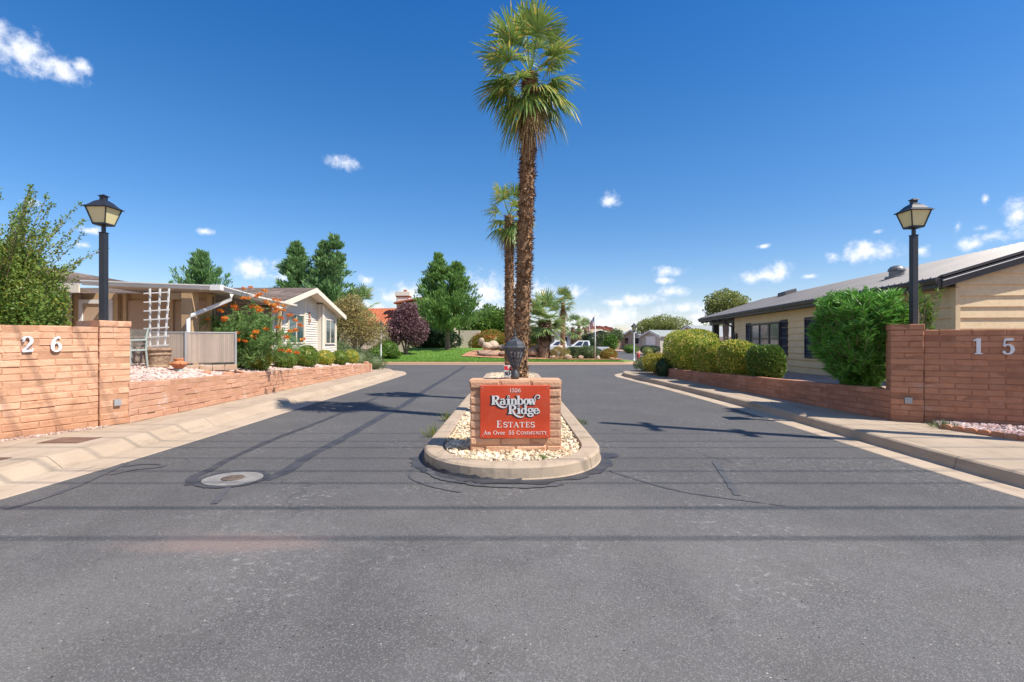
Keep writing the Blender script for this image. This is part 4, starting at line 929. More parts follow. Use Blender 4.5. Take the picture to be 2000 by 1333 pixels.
for sg_ in (0, 1):
    T_ = lambda t: t if sg_ == 0 else 2*(HS-OV)-t
    for s_, in ((-FO,), (LT,)):
        mb.prism([(-OV, -.21), (HS-OV, -.21), (HS-OV, -.036), (-OV, -.036)], lambda t, z: RW(s_-.02, T_(t), zr(t)+z), lambda t, z: RW(s_+.03, T_(t), zr(t)+z))
        mb.prism([(-OV, -.01), (HS-OV, -.01), (HS-OV, .035), (-OV, .035)], lambda t, z: RW(s_-.04, T_(t), zr(t)+z), lambda t, z: RW(s_+.05, T_(t), zr(t)+z))
mb.quad(RW(-FO, -OV, zr(-OV)-.2), RW(LT, -OV, zr(-OV)-.2), RW(LT, .0, zr(-OV)-.2), RW(-FO, 0, zr(-OV)-.2))
me = mb.mesh('fascia'); fixn(me); obj('fascia', me, mBRONZE, hr, local=False)
mb = MB(); mb.prism([(-OV, -.022), (HS-OV, -.022), (HS-OV, -.009), (-OV, -.009)], lambda t, z: RW(-FO-.055, t, zr(t)+z-.06), lambda t, z: RW(-FO-.02, t, zr(t)+z-.06)); me = mb.mesh('drip_edge'); fixn(me); obj('drip_edge', me, mWHITEM, hr, local=False)
wnd = lambda a, b, z0, z1, nx, nz, l, **k: window(hr, O, D, Nl, a, b, z0, z1, nx, nz, mBRONZE, mGLASSC, fr=.07, pr=.06, label=l, **k)
wnd(8.36, 11.38, .97, 2.2, 3, 2, 'wide dark framed window with pale curtains between two shutters')
wnd(4.1, 5.84, .97, 2.2, 2, 2, 'dark framed window half hidden by the oleander')
wnd(13.15, 13.5, 1.0, 1.85, 1, 1, 'narrow window beside the porch')
for a, l in ((11.42, 'navy shutter left of the wide window'), (7.78, 'navy shutter right of the wide window'), (5.90, 'navy shutter beside the oleander')):
    mb = MB(); pr = lambda x0, x1, z0, z1, d: mb.prism([(x0, z0), (x1, z0), (x1, z1), (x0, z1)], lambda s, z: RW(s, -.02, z), lambda s, z: RW(s, -d, z))
    pr(a, a+.05, .95, 2.25, .06); pr(a+.49, a+.54, .95, 2.25, .06); pr(a+.05, a+.49, .95, 1.02, .06); pr(a+.05, a+.49, 2.18, 2.25, .06); pr(a+.05, a+.49, 1.57, 1.63, .06)
    z = 1.03
    while z < 2.17:
        if not 1.54 < z < 1.63: mb.quad(RW(a+.05, -.055, z), RW(a+.49, -.055, z), RW(a+.49, -.025, z+.045), RW(a+.05, -.025, z+.045)); mb.quad(RW(a+.05, -.025, z), RW(a+.49, -.025, z), RW(a+.49, -.055, z), RW(a+.05, -.055, z))
        z += .05
    me = mb.mesh('shutter'); fixn(me); obj('shutter', me, mSHUT, hr, local=False, label=l)
for s_ in (14.2, 17.5):
    mb = MB(); mb.prism([(s_, .1), (s_+.3, .1), (s_+.3, .4), (s_, .4)], lambda s, t: RW(s, t, .5), lambda s, t: RW(s, t, 2.5)); me = mb.mesh('porch_post'); bevel(me, .015, 1); obj('porch_post', me, mBRONZE, hr, local=False)
mb = MB(); mb.prism([(LW+.05, .12), (LT-.1, .12), (LT-.1, .36), (LW+.05, .36)], lambda s, t: RW(s, t, 2.36), lambda s, t: RW(s, t, 2.58))
for s_ in (15, 16.2, 17.3, 18.2): mb.prism([(-OV, -.24), (1.4, .2), (1.4, .36), (-OV, -.08)], lambda t, z: RW(s_, t, EZ-.05+z), lambda t, z: RW(s_+.09, t, EZ-.05+z))
me = mb.mesh('porch_beam'); fixn(me); obj('porch_beam', me, mBRONZE, hr, local=False)
mb = MB(); mb.tube([RW(13.9, -OV-.06, 2.58), RW(13.9, -OV-.02, 2.4), RW(13.95, -.02, 2.15), RW(13.95, -.02, .6)], .045, 8); obj('downspout', mb, mBRONZE, hr, local=False)
c = Vector(RW(3.55, 1.0, zr(1.0))); mb = MB(); mb.lathe([(.26, -.1), (.26, .02), (.17, .04), (.17, .16), (.2, .17), (.19, .22), (.14, .28), (.06, .31), (.001, .315)], tuple(c), 18); obj('roof_vent', mb, M('grey_vent', (.2, .2, .2), rough=.45, metal=.4), hr, local=False, smooth=False)
c = Vector(RW(14.3, 2.3, zr(2.3))); mb = MB(); mb.prism([(-.5, 0), (.5, 0), (.4, .25), (-.4, .25)], lambda x, z: tuple(c+D*x+Vector((0, 0, z-.05))), lambda x, z: tuple(c+D*x+Pp*.5+Vector((0, 0, z+.1)))); me = mb.mesh('roof_vent'); fixn(me); obj('roof_vent', me, mBRONZE, hr, local=False)

# ------------------------------------------------------------------ left yard furniture
fz = lambda x, y: zyl(x, y)
fe = thing('slatted_fence', (-7.9, 12, .9), 'low chain link fence filled with beige slats in front of the screened porch', 'fence')
FA = Vector((-8.75, 11.75, 0)); FB = Vector((-7.62, 11.95, 0)); FC = Vector((-6.75, 12.5, 0))
mSLAT = M('beige_slat', (.52, .405, .32), (.47, .37, .29), 4, rough=.8, island=.13); mb = MB(); mw = MB()
for A, B in ((FA, FB), (FB, FC)):
    L = (B-A).length; dd = (B-A).normalized(); nn = Vector((dd.y, -dd.x, 0)); k = int(L/.042)
    for i in range(k):
        a = A+dd*(i+.05)*L/k; b = A+dd*(i+.95)*L/k; q = nn*random.uniform(-.004, .004)
        zb = .985; mb.prism([(0, zb), (1, zb), (1, 1.68+random.uniform(-.006, .006)), (0, 1.68)], lambda u, z: tuple(a.lerp(b, u)+q+Vector((0, 0, z))), lambda u, z: tuple(a.lerp(b, u)+q-nn*.006+Vector((0, 0, z))))
    s = 0
    while s < L:
        for z0_, z1_ in ((.93, 1.70),):
            for sg_ in (1, -1):
                h = .07; zz = z0_; u = s
                pts = []
                kx = 0
                while zz < z1_: pts.append(tuple(A+dd*(s+.02*(kx % 2)*sg_)+nn*.012+Vector((0, 0, zz)))); zz += .035; kx += 1
                mw.tube(pts, .0022, 3, caps=False)
        s += .045
obj('slats', mb, mSLAT, fe, local=False); 
mw.tube([tuple(FA+Vector((0, 0, 1.7))), tuple(FB+Vector((0, 0, 1.7))), tuple(FC+Vector((0, 0, 1.7)))], .016, 6)
for P_ in (FA, FB, FC): mw.tube([tuple(P_+Vector((0, 0, .7))), tuple(P_+Vector((0, 0, 1.73)))], .028, 8)
obj('wire_frame', mw, mGREY, fe, local=False)
kb = thing('stone_footing', (-7.2, 12.1, .85), 'pale rough stone footing under the slatted fence', 'kerb'); mb = MB(); dd = (FC-FB).normalized()
for i in range(4):
    a = FB+dd*(.02+i*.26)+Vector((.06, -.1, 0)); mb.prism([(0, .8), (.25, .8), (.25, .93), (0, .93)], lambda u, z: tuple(a+dd*u+Vector((0, 0, z))), lambda u, z: tuple(a+dd*u+Vector((-.06, .12, z))))
me = mb.mesh('stone'); bevel(me, .015); obj('stone', me, M('pale_stone', (.52, .4, .3), (.44, .3, .2), 5, rough=.95, bump=.5), kb, local=False)
# planter with trellis
pc = (-7.86, 11.35); pz = fz(*pc)
mPOT = M('carved_stone_pot', (.42, .29, .19), (.3, .2, .13), 16, 4, .45, .6, rough=.9, bump=.8, bscale=22, bdist=.03)
pt = thing('planter_pot', (*pc, pz-.02), 'large tan carved planter pot holding the white trellis', 'planter'); mb = MB()
mb.lathe([(.2, 0), (.225, .03), (.225, .07), (.215, .09), (.255, .3), (.275, .315), (.275, .335), (.262, .345), (.268, .40), (.3, .415), (.3, .455), (.262, .46), (.255, .42), (.02, .41)], n=28); obj('pot', mb, mPOT, pt)
mb = MB(); mb.lathe([(.252, .40), (.25, .425), (.02, .43)], n=20); obj('soil', mb, mDIRT, pt)
tz = pz+.4; tl_ = thing('trellis', (*pc, tz), 'white wooden garden trellis standing in the tan planter pot', 'trellis'); mb = MB()
for x, lean in ((-.2, -.0), (0, .06), (.19, .09)): mb.beam((x*.82, 0, 0), (x+.02+lean*.4, .02, 1.36), .034, .02, up=(0, 1, 0))
for k in range(7):
    z = .08+k*.195; mb.beam((-.29, -.018, z-.004), (.25+.006*k, -.018, z+.03), .028, .016, up=(0, 1, 0))
obj('lattice', mb, M('white_painted_wood', (.78, .77, .74), (.7, .69, .66), 9, rough=.6), tl_)
uc = (-7.32, 11.25); ur = thing('clay_urn', (*uc, fz(*uc)), 'small squat terracotta urn on a pale green foot in the gravel', 'urn'); mb = MB()
mb.lathe([(.07, .07), (.1, .09), (.15, .15), (.165, .18), (.15, .205), (.09, .235), (.085, .25), (.11, .285), (.105, .295), (.075, .29), (.07, .25)], n=24)
for a in range(4): mb.tube([(.15*math.cos(a*1.57+.8), .15*math.sin(a*1.57+.8), .17), (.2*math.cos(a*1.57+.8), .2*math.sin(a*1.57+.8), .165), (.15*math.cos(a*1.57+.8), .15*math.sin(a*1.57+.8), .2)], .02, 6)
obj('urn', mb, M('terracotta_pot', (.5, .2, .09), (.42, .16, .07), 8, rough=.8), ur, smooth=True)
mb = MB(); mb.lathe([(.085, -.02), (.08, .06), (.065, .072), (.05, .075)], n=20); obj('foot', mb, M('pale_green_glaze', (.42, .5, .44), rough=.4), ur)
# bench
bc = (-8.42, 10.85); bz = fz(*bc); bn = thing('garden_bench', (*bc, bz), 'weathered grey slatted garden bench half hidden behind the wall pillar', 'bench', rot=R_(-8))
mBEN = M('weathered_teak', (.24, .2, .165), (.33, .28, .23), 9, rough=.9, bump=.3); mIRON = M('pale_green_iron', (.3, .36, .33), (.36, .42, .38), 6, rough=.6)
mb = MB()
for k in range(4): mb.box(-.55, .55, -.22+k*.1, -.14+k*.1, .36, .385)
obj('seat', mb, mBEN, bn); mb = MB()
for k in range(5): mb.prism([(-.55, .42+k*.075), (.55, .42+k*.075), (.55, .475+k*.075), (0, .475+k*.075+(.05 if k == 4 else 0)), (-.55, .475+k*.075)], lambda x, z: (x, .19+.1*(z-.4), z), lambda x, z: (x, .215+.1*(z-.4), z))
me = mb.mesh('backrest'); fixn(me); obj('backrest', me, mBEN, bn)
for x in (-.57, .57):
    mb = MB(); mb.tube([(x, -.22, 0), (x, -.2, .36), (x, -.2, .56), (x, .17, .57), (x, .24, .82)], .022, 6); mb.tube([(x, .22, 0), (x, .18, .36), (x, .2, .57)], .022, 6); mb.tube([(x, -.2, .35), (x, .18, .35)], .02, 6); obj('leg', mb, mIRON, bn)
for (x, y, s) in ((-6.95, 11.6, .16), (-6.7, 12.05, .2), (-8.25, 10.2, .2), (-6.62, 12.5, .14)):
    Vv, F = rocks(np.array([[0, 0, .02]]), np.array([s]), .35); tag(obj('flat_rock', np_mesh('flat_rock', Vv, F), M('red_flagstone', (.44, .19, .1), (.5, .24, .14), 5, rough=.9, bump=.4)), 'flat red flagstone lying in the pink gravel before the fence', 'rock', 'red flagstones in the gravel').location = (x, y, fz(x, y))
# ------------------------------------------------------------------ foliage materials
LG = {}
LG['box'] = LEAF('box_leaves', (.05, .10, .018), (.13, .19, .025), (.24, .26, .04), .25, 6)
LG['vari'] = LEAF('euonymus_leaves', (.075, .14, .018), (.22, .27, .03), (.6, .5, .12), .4, 1.6, p3=.34)
LG['varig'] = LEAF('euonymus_green', (.04, .095, .018), (.11, .17, .025), (.2, .2, .05), .25, 1.6)
LG['ole'] = LEAF('oleander_leaves', (.055, .16, .026), (.13, .28, .045), None, .4, 2, rough=.35)
LG['shrub'] = LEAF('tall_shrub_leaves', (.06, .12, .02), (.15, .2, .04), (.26, .24, .04), .35, 1.2)
LG['bop'] = LEAF('feathery_leaves', (.1, .19, .055), (.2, .3, .1), None, .5, 1.5)
LG['pine'] = LEAF('pine_needles', (.065, .15, .038), (.16, .25, .065), None, .3, .5)
LG['pineb'] = LEAF('blue_pine_needles', (.065, .145, .055), (.15, .24, .085), None, .3, .5)
LG['plum'] = LEAF('plum_leaves', (.075, .035, .042), (.17, .09, .1), (.24, .14, .14), .25, .9)
LG['olive'] = LEAF('olive_tan_leaves', (.15, .14, .05), (.3, .24, .1), (.3, .2, .04), .35, .7)
LG['dark'] = LEAF('dark_hedge_leaves', (.012, .03, .012), (.03, .055, .018), None, .15, .7)
LG['mid'] = LEAF('mid_green_leaves', (.05, .11, .02), (.12, .19, .03), None, .3, .6)
LG['gold'] = LEAF('rust_flower_shrub', (.1, .13, .02), (.22, .19, .03), (.42, .13, .04), .3, .6, p3=.22)
LG['grey'] = LEAF('rosemary_leaves', (.05, .085, .03), (.13, .16, .07), None, .25, .8)
LG['yel'] = LEAF('yellow_shrub_leaves', (.16, .16, .02), (.34, .27, .03), (.08, .11, .02), .3, 1)
LG['pale'] = LEAF('pale_tree_leaves', (.12, .15, .04), (.22, .23, .07), None, .35, .6)
LG['palm'] = LEAF('palm_fronds', (.07, .13, .028), (.18, .25, .06), (.42, .34, .08), .35, .7, rough=.4, p3=.16)
LG['palmd'] = LEAF('dry_palm_fronds', (.2, .13, .07), (.36, .25, .12), (.2, .19, .05), .3, 1.5, rough=.7)
LG['wash'] = LEAF('fan_palm_fronds', (.08, .15, .05), (.2, .27, .09), (.42, .36, .12), .3, .5, rough=.45, p3=.15)
mBARK = M('bark', (.16, .11, .08), (.25, .18, .13), 5, rough=.95, bump=.6, bscale=18, bdist=.04)
mTWIG = M('pale_twig', (.26, .2, .12), (.34, .27, .17), 6, rough=.9)
mFIB = M('palm_fibre', (.16, .09, .046), (.3, .18, .1), 9, 5, rough=.95, island=.35, fine=((.34, .24, .15), 13, .62, .75, .6))

def leafobj(name, blks, m, parent=None, local=True):
    mb = MB(); mb.blocks = blks; return obj(name, mb, m, parent, local=local)
def ell_surf(n, c, r, up=0.0, jit=.1, zmin=-1):
    d = rdir(int(n*1.6)); d = d[d[:, 2] > zmin][:n]; f = 1-np.abs(rng.normal(0, jit, (len(d), 1)))
    return np.array(c)+d*np.array(r)*f, unit(d/np.array(r))
def bumpy(d, k=5, a=.12, seed=0):
    s = np.random.default_rng(seed).normal(0, 1, (k, 3))*3; ph = np.random.default_rng(seed+1).uniform(0, 6, k)
    return 1+a*np.mean(np.sin(d@s.T+ph), axis=1, keepdims=True)*2
def core(blks, c, r, n=10, f=.8):    # inner leafy mass (same leaf material) so the shrub is not see-through
    c = np.array(c); r = np.array(r)*f
    for i in range(n):
        for j in range(n):
            q = []
            for (a, b) in ((i, j), (i+1, j), (i+1, j+1), (i, j+1)):
                th = math.pi*a/n; ph = 2*math.pi*b/n; q.append(c+r*np.array([math.sin(th)*math.cos(ph), math.sin(th)*math.sin(ph), math.cos(th)]))
            blks.append(np.array(q))
def shrub_blocks(lobes, n, ln, wd, seed=0, out=.6, jit=.1, a=.12, fc=.78, coreon=True, zmin=-1):
    """lobes: list of (centre, radii, share)"""
    bl = []; tot = sum(l[2] for l in lobes)
    for k, (c, r, s) in enumerate(lobes):
        m = int(n*s/tot); d = rdir(int(m*1.5)); d = d[d[:, 2] > zmin][:m]
        f = bumpy(d, 6, a, seed+k)*(1.02-np.abs(rng.normal(0, jit, (len(d), 1))))*(1+.16*rng.random((len(d), 1))**14)
        p = np.array(c)+d*np.array(r)*f; nn = unit(d/np.array(r)); dr = unit(nn*out+rdir(len(p))*(1-out*.5)+np.array([0, 0, .25]))
        L = ln*rng.uniform(.6, 1.25, (len(p), 1)); bl.append(leaves(p, dr, L, L*wd))
        if coreon: core(bl, c, r, 10, fc)
    return bl
def shrub(name, loc, lobes, n, ln, wd, mat, label, cat, group=None, stems=True, **k):
    t = thing(name, loc, label, cat, group); leafobj('foliage', shrub_blocks(lobes, n, ln, wd, **k), mat, t)
    if stems:
        mb = MB()
        for c, r, s in lobes[:4]:
            for q in range(3): mb.tube([(c[0]*.4+random.uniform(-.05, .05), c[1]*.4+random.uniform(-.05, .05), -.05), (c[0]*.8, c[1]*.8, c[2]*.5), (c[0]+random.uniform(-.3, .3)*r[0], c[1]+random.uniform(-.3, .3)*r[1], c[2])], [.018, .014, .006], 5)
        obj('stem', mb, mBARK, t)
    return t

# clipped balls along the left retaining wall
def ball(x, y, r, rz, mat, lab, n, ln=.035, sq=1.0):
    z = zyl(x, y); return shrub('ball_shrub', (x, y, z), [((0, 0, rz*.92), (r, r, rz), 1)], n, ln, .55, LG[mat], lab, 'shrub', 'clipped ball shrubs behind the left retaining wall', seed=int(y*10), out=.7, jit=.06, a=.05, fc=.9)
ball(-6.92, 13.9, .36, .36, 'vari', 'round yellow green ball shrub, nearest of the clipped row', 9000)
ball(-6.88, 15.5, .34, .34, 'box', 'green ball shrub half covered by the orange blossom bush', 6000)
ball(-6.88, 17.1, .37, .37, 'box', 'darker green ball shrub, tallest of the clipped row, below the gable', 7000)
ball(-6.86, 18.75, .31, .29, 'vari', 'yellow tinged ball shrub below the right gable window', 5000)
ball(-6.84, 20.3, .32, .29, 'box', 'low green ball shrub beside the yellow one at the row end', 4500)
ball(-6.80, 21.7, .3, .3, 'vari', 'small yellow ball shrub, farthest of the clipped row', 4000)
shrub('rosemary_bush', (-7.4, 24.2, .15), [((0, 0, .45), (.75, .7, .5), 3), ((.75, .3, .3), (.6, .6, .42), 2), ((-.6, .2, .6), (.6, .6, .55), 2)], 9000, .07, .28, LG['grey'], 'loose grey green bush spilling round the far end of the left wall', 'shrub', seed=3, out=.5, zmin=-.6)
shrub('rosemary_bush', (-8.6, 24.6, .3), [((0, 0, .6), (.9, .8, .6), 1)], 5000, .07, .3, LG['grey'], 'dark green mound of shrub behind the small yellow ball shrub', 'shrub', seed=5, zmin=-.5)

# orange flowering shrub: arching stems with feathery leaflets
bz0 = zyl(-7.15, 13.7); bp = thing('flowering_shrub', (-7.15, 13.7, bz0), 'tall feathery shrub with orange red blossom against the white gable', 'shrub')
mb = MB(); bl = []; tips = []
for k in range(58):
    a = rng.uniform(0, 6.28); spread = rng.uniform(.15, 1.3); h = rng.uniform(.35, 1.75)*(1-.12*spread)
    e = np.array([math.cos(a)*spread*1.15-.1, math.sin(a)*spread*.6+.15, h]); m_ = np.array([e[0]*.35, e[1]*.35, h*.62])
    P = catmull([(0, 0, 0), tuple(m_), tuple(e)], 6); mb.tube([tuple(q) for q in P], list(np.linspace(.014, .004, len(P))), 4, caps=False); tips.append(e)
    for q in P[5:]:
        for f in range(4):     # bipinnate frond = many tiny leaflets along an axis
            ax = unit(rdir(1)[0]*.9+np.array([math.cos(a)*.5, math.sin(a)*.5, .15])); L = rng.uniform(.2, .38); nl = 32
            u = np.repeat(np.linspace(.12, 1, nl//2), 2); pos = q+ax*L*u[:, None]-np.array([0, 0, .12])*L*(u**2)[:, None]
            sd = unit(np.cross(ax, rdir(1)[0])); dr = sd*np.tile([1, -1], nl//2)[:, None]+ax*.5
            bl.append(leaves(pos, dr+rng.normal(0, .15, (nl, 3)), rng.uniform(.045, .075, (nl, 1)), .016))
leafobj('foliage', bl, LG['bop'], bp)
# blossom
mFL = LEAF('orange_petals', (.62, .06, .012), (.85, .2, .02), (.9, .42, .04), .3, 9, p3=.25)
d = rdir(42); d[:, 2] = np.abs(d[:, 2])*.8-.1; p = d*rng.uniform(.01, .045, (42, 1)); fm = MB(); fm.blocks = [leaves(p, d+rdir(42)*.4, rng.uniform(.03, .05, (42, 1)), .028), leaves(d[:14]*.02, d[:14]+np.array([0, 0, .5]), .09, .006)]
fme = fm.mesh('flower'); fme.materials.append(mFL)
spots = [(405, 625), (437, 627), (441, 622), (430, 608), (457, 600), (436, 623), (462, 605), (476, 564), (489, 562), (508, 576), (502, 580), (517, 569), (475, 583), (484, 584), (520, 592), (540, 596), (536, 600), (541, 605), (538, 610), (554, 598), (504, 602), (508, 608), (493, 600), (567, 617), (577, 627), (520, 644), (542, 640), (566, 648), (577, 646), (464, 651), (494, 659), (444, 661), (463, 665), (478, 667), (500, 650), (553, 607), (548, 622), (585, 636), (592, 664), (549, 685), (564, 687), (530, 597), (545, 588), (537, 586), (438, 597), (560, 660), (579, 690)]
for k, (px, py) in enumerate(spots):
    Y = 12.95+rng.uniform(-.25, .35); x = (px-1000)/1000*Y; z = 1.5+(666-py)/1000*Y
    f = bpy.data.objects.new('flower', fme); COL.objects.link(f); f.parent = bp; f.location = (x+7.15, Y-13.7, z-bz0); f.rotation_euler = (rng.uniform(-.4, .4), rng.uniform(-.4, .4), rng.uniform(0, 6)); f.scale = (rng.uniform(.9, 1.35),)*3
# flower stalks
for k, (px, py) in enumerate(spots):
    Y = 13.0; e = np.array([(px-1000)/1000*Y+7.15, Y-13.7, 1.5+(666-py)/1000*Y-bz0]); q = tips[int(np.argmin([np.linalg.norm(t_-e) for t_ in tips]))]
    mb.tube([tuple(q), tuple((q+e)/2+np.array([0, 0, -.03])), tuple(e)], .004, 4, caps=False)
obj('stem', mb, M('green_stem', (.11, .12, .04), (.16, .13, .06), 4, rough=.8), bp)

# tall wispy shrub behind the 26 wall
ts = thing('tall_shrub', (-9.5, 9.3, .6), 'tall bushy green shrub with wispy upright shoots rising behind the 26 wall', 'shrub')
lobes = [((0, 0, .8), (1.25, 1.0, 1.0), 3), ((-.3, 0, 1.8), (1.15, .95, 1.1), 3.2), ((.4, .1, 1.5), (.75, .7, .8), 1.5), ((-.9, -.3, 2.3), (.8, .7, .8), 1.6)]
bl = shrub_blocks(lobes, 52000, .068, .5, seed=21, out=.4, jit=.16, a=.2, fc=.72); mb = MB()
for k in range(230):
    a = rng.uniform(0, 6.28); el_ = rng.uniform(.5, 1.5); r = rng.uniform(.75, 1.3); b0 = np.array([-.3+.6*math.cos(a), .45*math.sin(a), rng.uniform(1.0, 2.35)]); dv = np.array([math.cos(a)*math.cos(el_), math.sin(a)*math.cos(el_), math.sin(el_)])
    e = b0+dv*r*1.25+np.array([0, 0, .15]); P = catmull([tuple(b0), tuple(b0+dv*r*.6), tuple(e)], 7); mb.tube([tuple(q) for q in P], list(np.linspace(.012, .003, len(P))), 4, caps=False)
    i_ = rng.integers(2, len(P), 150); q = P[i_]+rng.normal(0, .05, (150, 3))*(1.35-i_/len(P))[:, None]; bl.append(leaves(q, dv+rdir(150)*.9, rng.uniform(.035, .07, (150, 1)), .03))
leafobj('foliage', bl, LG['shrub'], ts); mb.tube([(0, 0, -.1), (-.1, 0, .8), (-.3, 0, 2)], [.06, .05, .03], 6); obj('stem', mb, mTWIG, ts)

# right: oleander, clipped hedge pieces, low plants
oz = zyr(6.8, 9.8); ol = thing('oleander', (6.82, 9.95, oz), 'lush bright green oleander crowding the pillar of the 15 wall', 'shrub')
bl = []; mb = MB()
for k in range(520):
    d = rdir(1)[0]; d[2] = d[2]*1.1+.1; d = unit(d); c = np.array([0, .15, .95]); e = c+d*np.array([.9, 1.25, 1.15])*rng.uniform(.72, 1.03); e[0] = min(e[0], .42+rng.uniform(-.08, .04)); e[1] = min(max(e[1], -.85), .72+rng.uniform(-.1, .08)); e[2] = min(e[2], 1.86+rng.uniform(-.12, .08)); e[2] = max(e[2], .05)
    sh = .55+.45*min(1, e[2]/.9); e[:2] *= sh
    if e[0] < -.55: e[0] = -.55-rng.uniform(-.06, .06)
    b0 = e-unit(e-np.array([0, .1, .2]))*rng.uniform(.3, .45); ax = unit(e-b0+np.array([0, 0, .1])); mb.tube([tuple(b0), tuple(e)], [.009, .005], 4, caps=False)
    m_ = 52; u = rng.random((m_, 1)); pos = b0+(e-b0)*(.15+.85*u); rd = unit(np.cross(np.tile(ax, (m_, 1)), rdir(m_))); dr = unit(ax*.55+rd*.8); bl.append(leaves(pos, dr, rng.uniform(.1, .18, (m_, 1)), .026, mid=.5))
core(bl, (0, 0, .9), (.6, .85, .8), 10, .6); leafobj('foliage', bl, LG['ole'], ol)
for k in range(5): mb.tube([(random.uniform(-.1, .1), random.uniform(-.1, .2), -.05), (random.uniform(-.3, .3), random.uniform(-.4, .5), .8)], [.02, .01], 5)
obj('stem', mb, mTWIG, ol)
olt = thing('oleander', (7.35, 9.25, oz), 'small bright oleander shoot showing right of the right lamp post', 'shrub'); bl = []; mb = MB()
for k in range(26):
    e = np.array([rng.uniform(-.25, .3), rng.uniform(-.2, .3), rng.uniform(1.25, 1.95)]); b0 = e*np.array([.7, .7, .78]); ax = unit(e-b0); mb.tube([(0, 0, 0), tuple(b0), tuple(e)], [.01, .008, .004], 4, caps=False); m_ = 44
    pos = b0+(e-b0)*rng.random((m_, 1)); rd = unit(np.cross(np.tile(ax, (m_, 1)), rdir(m_))); bl.append(leaves(pos, ax*.6+rd*.8, rng.uniform(.08, .14, (m_, 1)), .02, mid=.5))
leafobj('foliage', bl, LG['mid'], olt); obj('stem', mb, mTWIG, olt)
hedge = lambda x, y, rx, ry, rz, mat, lab, n, sd, ln=.042: shrub('clipped_hedge', (x, y, zyr(x, y)), [((0, 0, rz*.86), (rx, ry, rz), 1)], n, ln, .6, LG[mat], lab, 'hedge', 'clipped hedge bushes behind the right retaining wall', seed=sd, out=.7, jit=.07, a=.09, fc=.9)
def boxy(x, y, rx, ry, h, mat, lab, n, sd, ln=.06):
    """clipped, squarish bush: superellipsoid surface"""
    z = zyr(x, y); t = thing('clipped_hedge', (x, y, z), lab, 'hedge', 'clipped hedge bushes behind the right retaining wall'); d = rdir(n); p4 = 2.9
    s = (np.abs(d)**p4).sum(1, keepdims=True)**(-1/p4); f = bumpy(d, 7, .06, sd)*(1.03-np.abs(rng.normal(0, .085, (n, 1)))); p = d*s*f*np.array([rx, ry, h/2])+np.array([0, 0, h/2])
    keep = p[:, 2] > -.06; p = p[keep]; d = d[keep]; L = ln*rng.uniform(.6, 1.25, (len(p), 1)); bl = [leaves(p, unit(d*.7+rdir(len(p))*.75+np.array([0, 0, .25])), L, L*.62)]
    pts = []; m = 12
    for i in range(m):
        for j in range(2*m):
            q = []
            for a, b in ((i, j), (i+1, j), (i+1, j+1), (i, j+1)):
                th = math.pi*a/m; ph = math.pi*b/m; v = np.array([math.sin(th)*math.cos(ph), math.sin(th)*math.sin(ph), math.cos(th)]); v = v*(np.abs(v)**p4).sum()**(-1/p4); q.append(v*.82*np.array([rx, ry, h/2])+np.array([0, 0, h/2]))
            bl.append(np.array(q))
    leafobj('foliage', bl, LG[mat], t); mb = MB()
    for k in range(4): mb.tube([(random.uniform(-.2, .2)*rx, random.uniform(-.2, .2)*ry, -.05), (random.uniform(-.5, .5)*rx, random.uniform(-.5, .5)*ry, h*.6)], [.02, .008], 5)
    obj('stem', mb, mBARK, t)
boxy(6.66, 13.45, .36, .5, .86, 'varig', 'darker green clipped bush at the near end of the right hedge', 11000, 31)
boxy(6.5, 14.75, .42, .72, .98, 'vari', 'yellow mottled clipped bush, second of the right hedge below the wide window', 13000, 33)
boxy(6.45, 16.4, .46, .85, 1.02, 'vari', 'yellow mottled clipped bush in the middle of the right hedge', 13000, 35)
boxy(6.62, 18.9, .8, 1.3, 1.45, 'vari', 'tallest broad clipped bush at the far end of the right hedge', 15000, 37)
shrub('lantana_bush', (5.95, 21.0, .3), [((0, 0, .28), (.5, .9, .4), 3), ((-.1, -.7, .2), (.42, .5, .34), 1)], 8000, .05, .5, LG['yel'], 'low yellow flowering bush spilling over the far end of the right wall', 'shrub', seed=41, zmin=-.7)
shrub('juniper_bush', (5.85, 19.6, .32), [((0, 0, .12), (.3, .42, .42), 1)], 3500, .05, .35, LG['dark'], 'small dark juniper hanging over the right retaining wall', 'shrub', seed=43)
shrub('juniper_bush', (6.1, 22.9, .15), [((0, 0, .3), (.62, .8, .38), 3), ((.6, .6, .35), (.7, .7, .4), 2)], 9000, .055, .3, LG['grey'], 'low spreading green juniper at the far corner of the right sidewalk', 'shrub', seed=45, zmin=-.5)
# weeds
def weed(loc, lab, h=.2, n=160, mat='grey', r=.1):
    a = rng.uniform(0, 6.28, n); s = rng.random(n); base = np.stack([r*.5*np.cos(a)*s, r*.5*np.sin(a)*s, np.zeros(n)], 1); dr = np.stack([np.cos(a)*.7*s, np.sin(a)*.7*s, np.ones(n)*rng.uniform(.4, 1, n)], 1)
    L = h*rng.uniform(.4, 1.1, (n, 1)); bl = [leaves(base, dr, L, .007)]; q = base+unit(dr)*L*rng.uniform(.3, 1, (n, 1)); bl.append(leaves(q, rdir(n), rng.uniform(.012, .03, (n, 1)), .008))
    mb = MB(); mb.blocks = bl; o = obj('weed', mb, LG[mat]); o.location = loc; tag(o, lab, 'weed', 'weeds along the island kerb'); return o
weed((-1.24, 8.0, .0), 'wispy pale green weed at the left island kerb beside the sign', .24, 110, 'pale', .26)
weed((-1.22, 9.6, .0), 'dry grey weed tuft in the left kerb joint behind the sign', .2, 110, 'pale', .16)
weed((1.2, 9.2, .0), 'dry weed tuft at the right island kerb', .12, 160, 'grey', .3)
weed((.36, 6.0, .1), 'little flat green weed in the gravel before the sign', .07, 160, 'mid', .2)
weed((6.72, 7.95, .15), 'low dark weed at the foot of the right pillar', .13, 260, 'grey', .35)
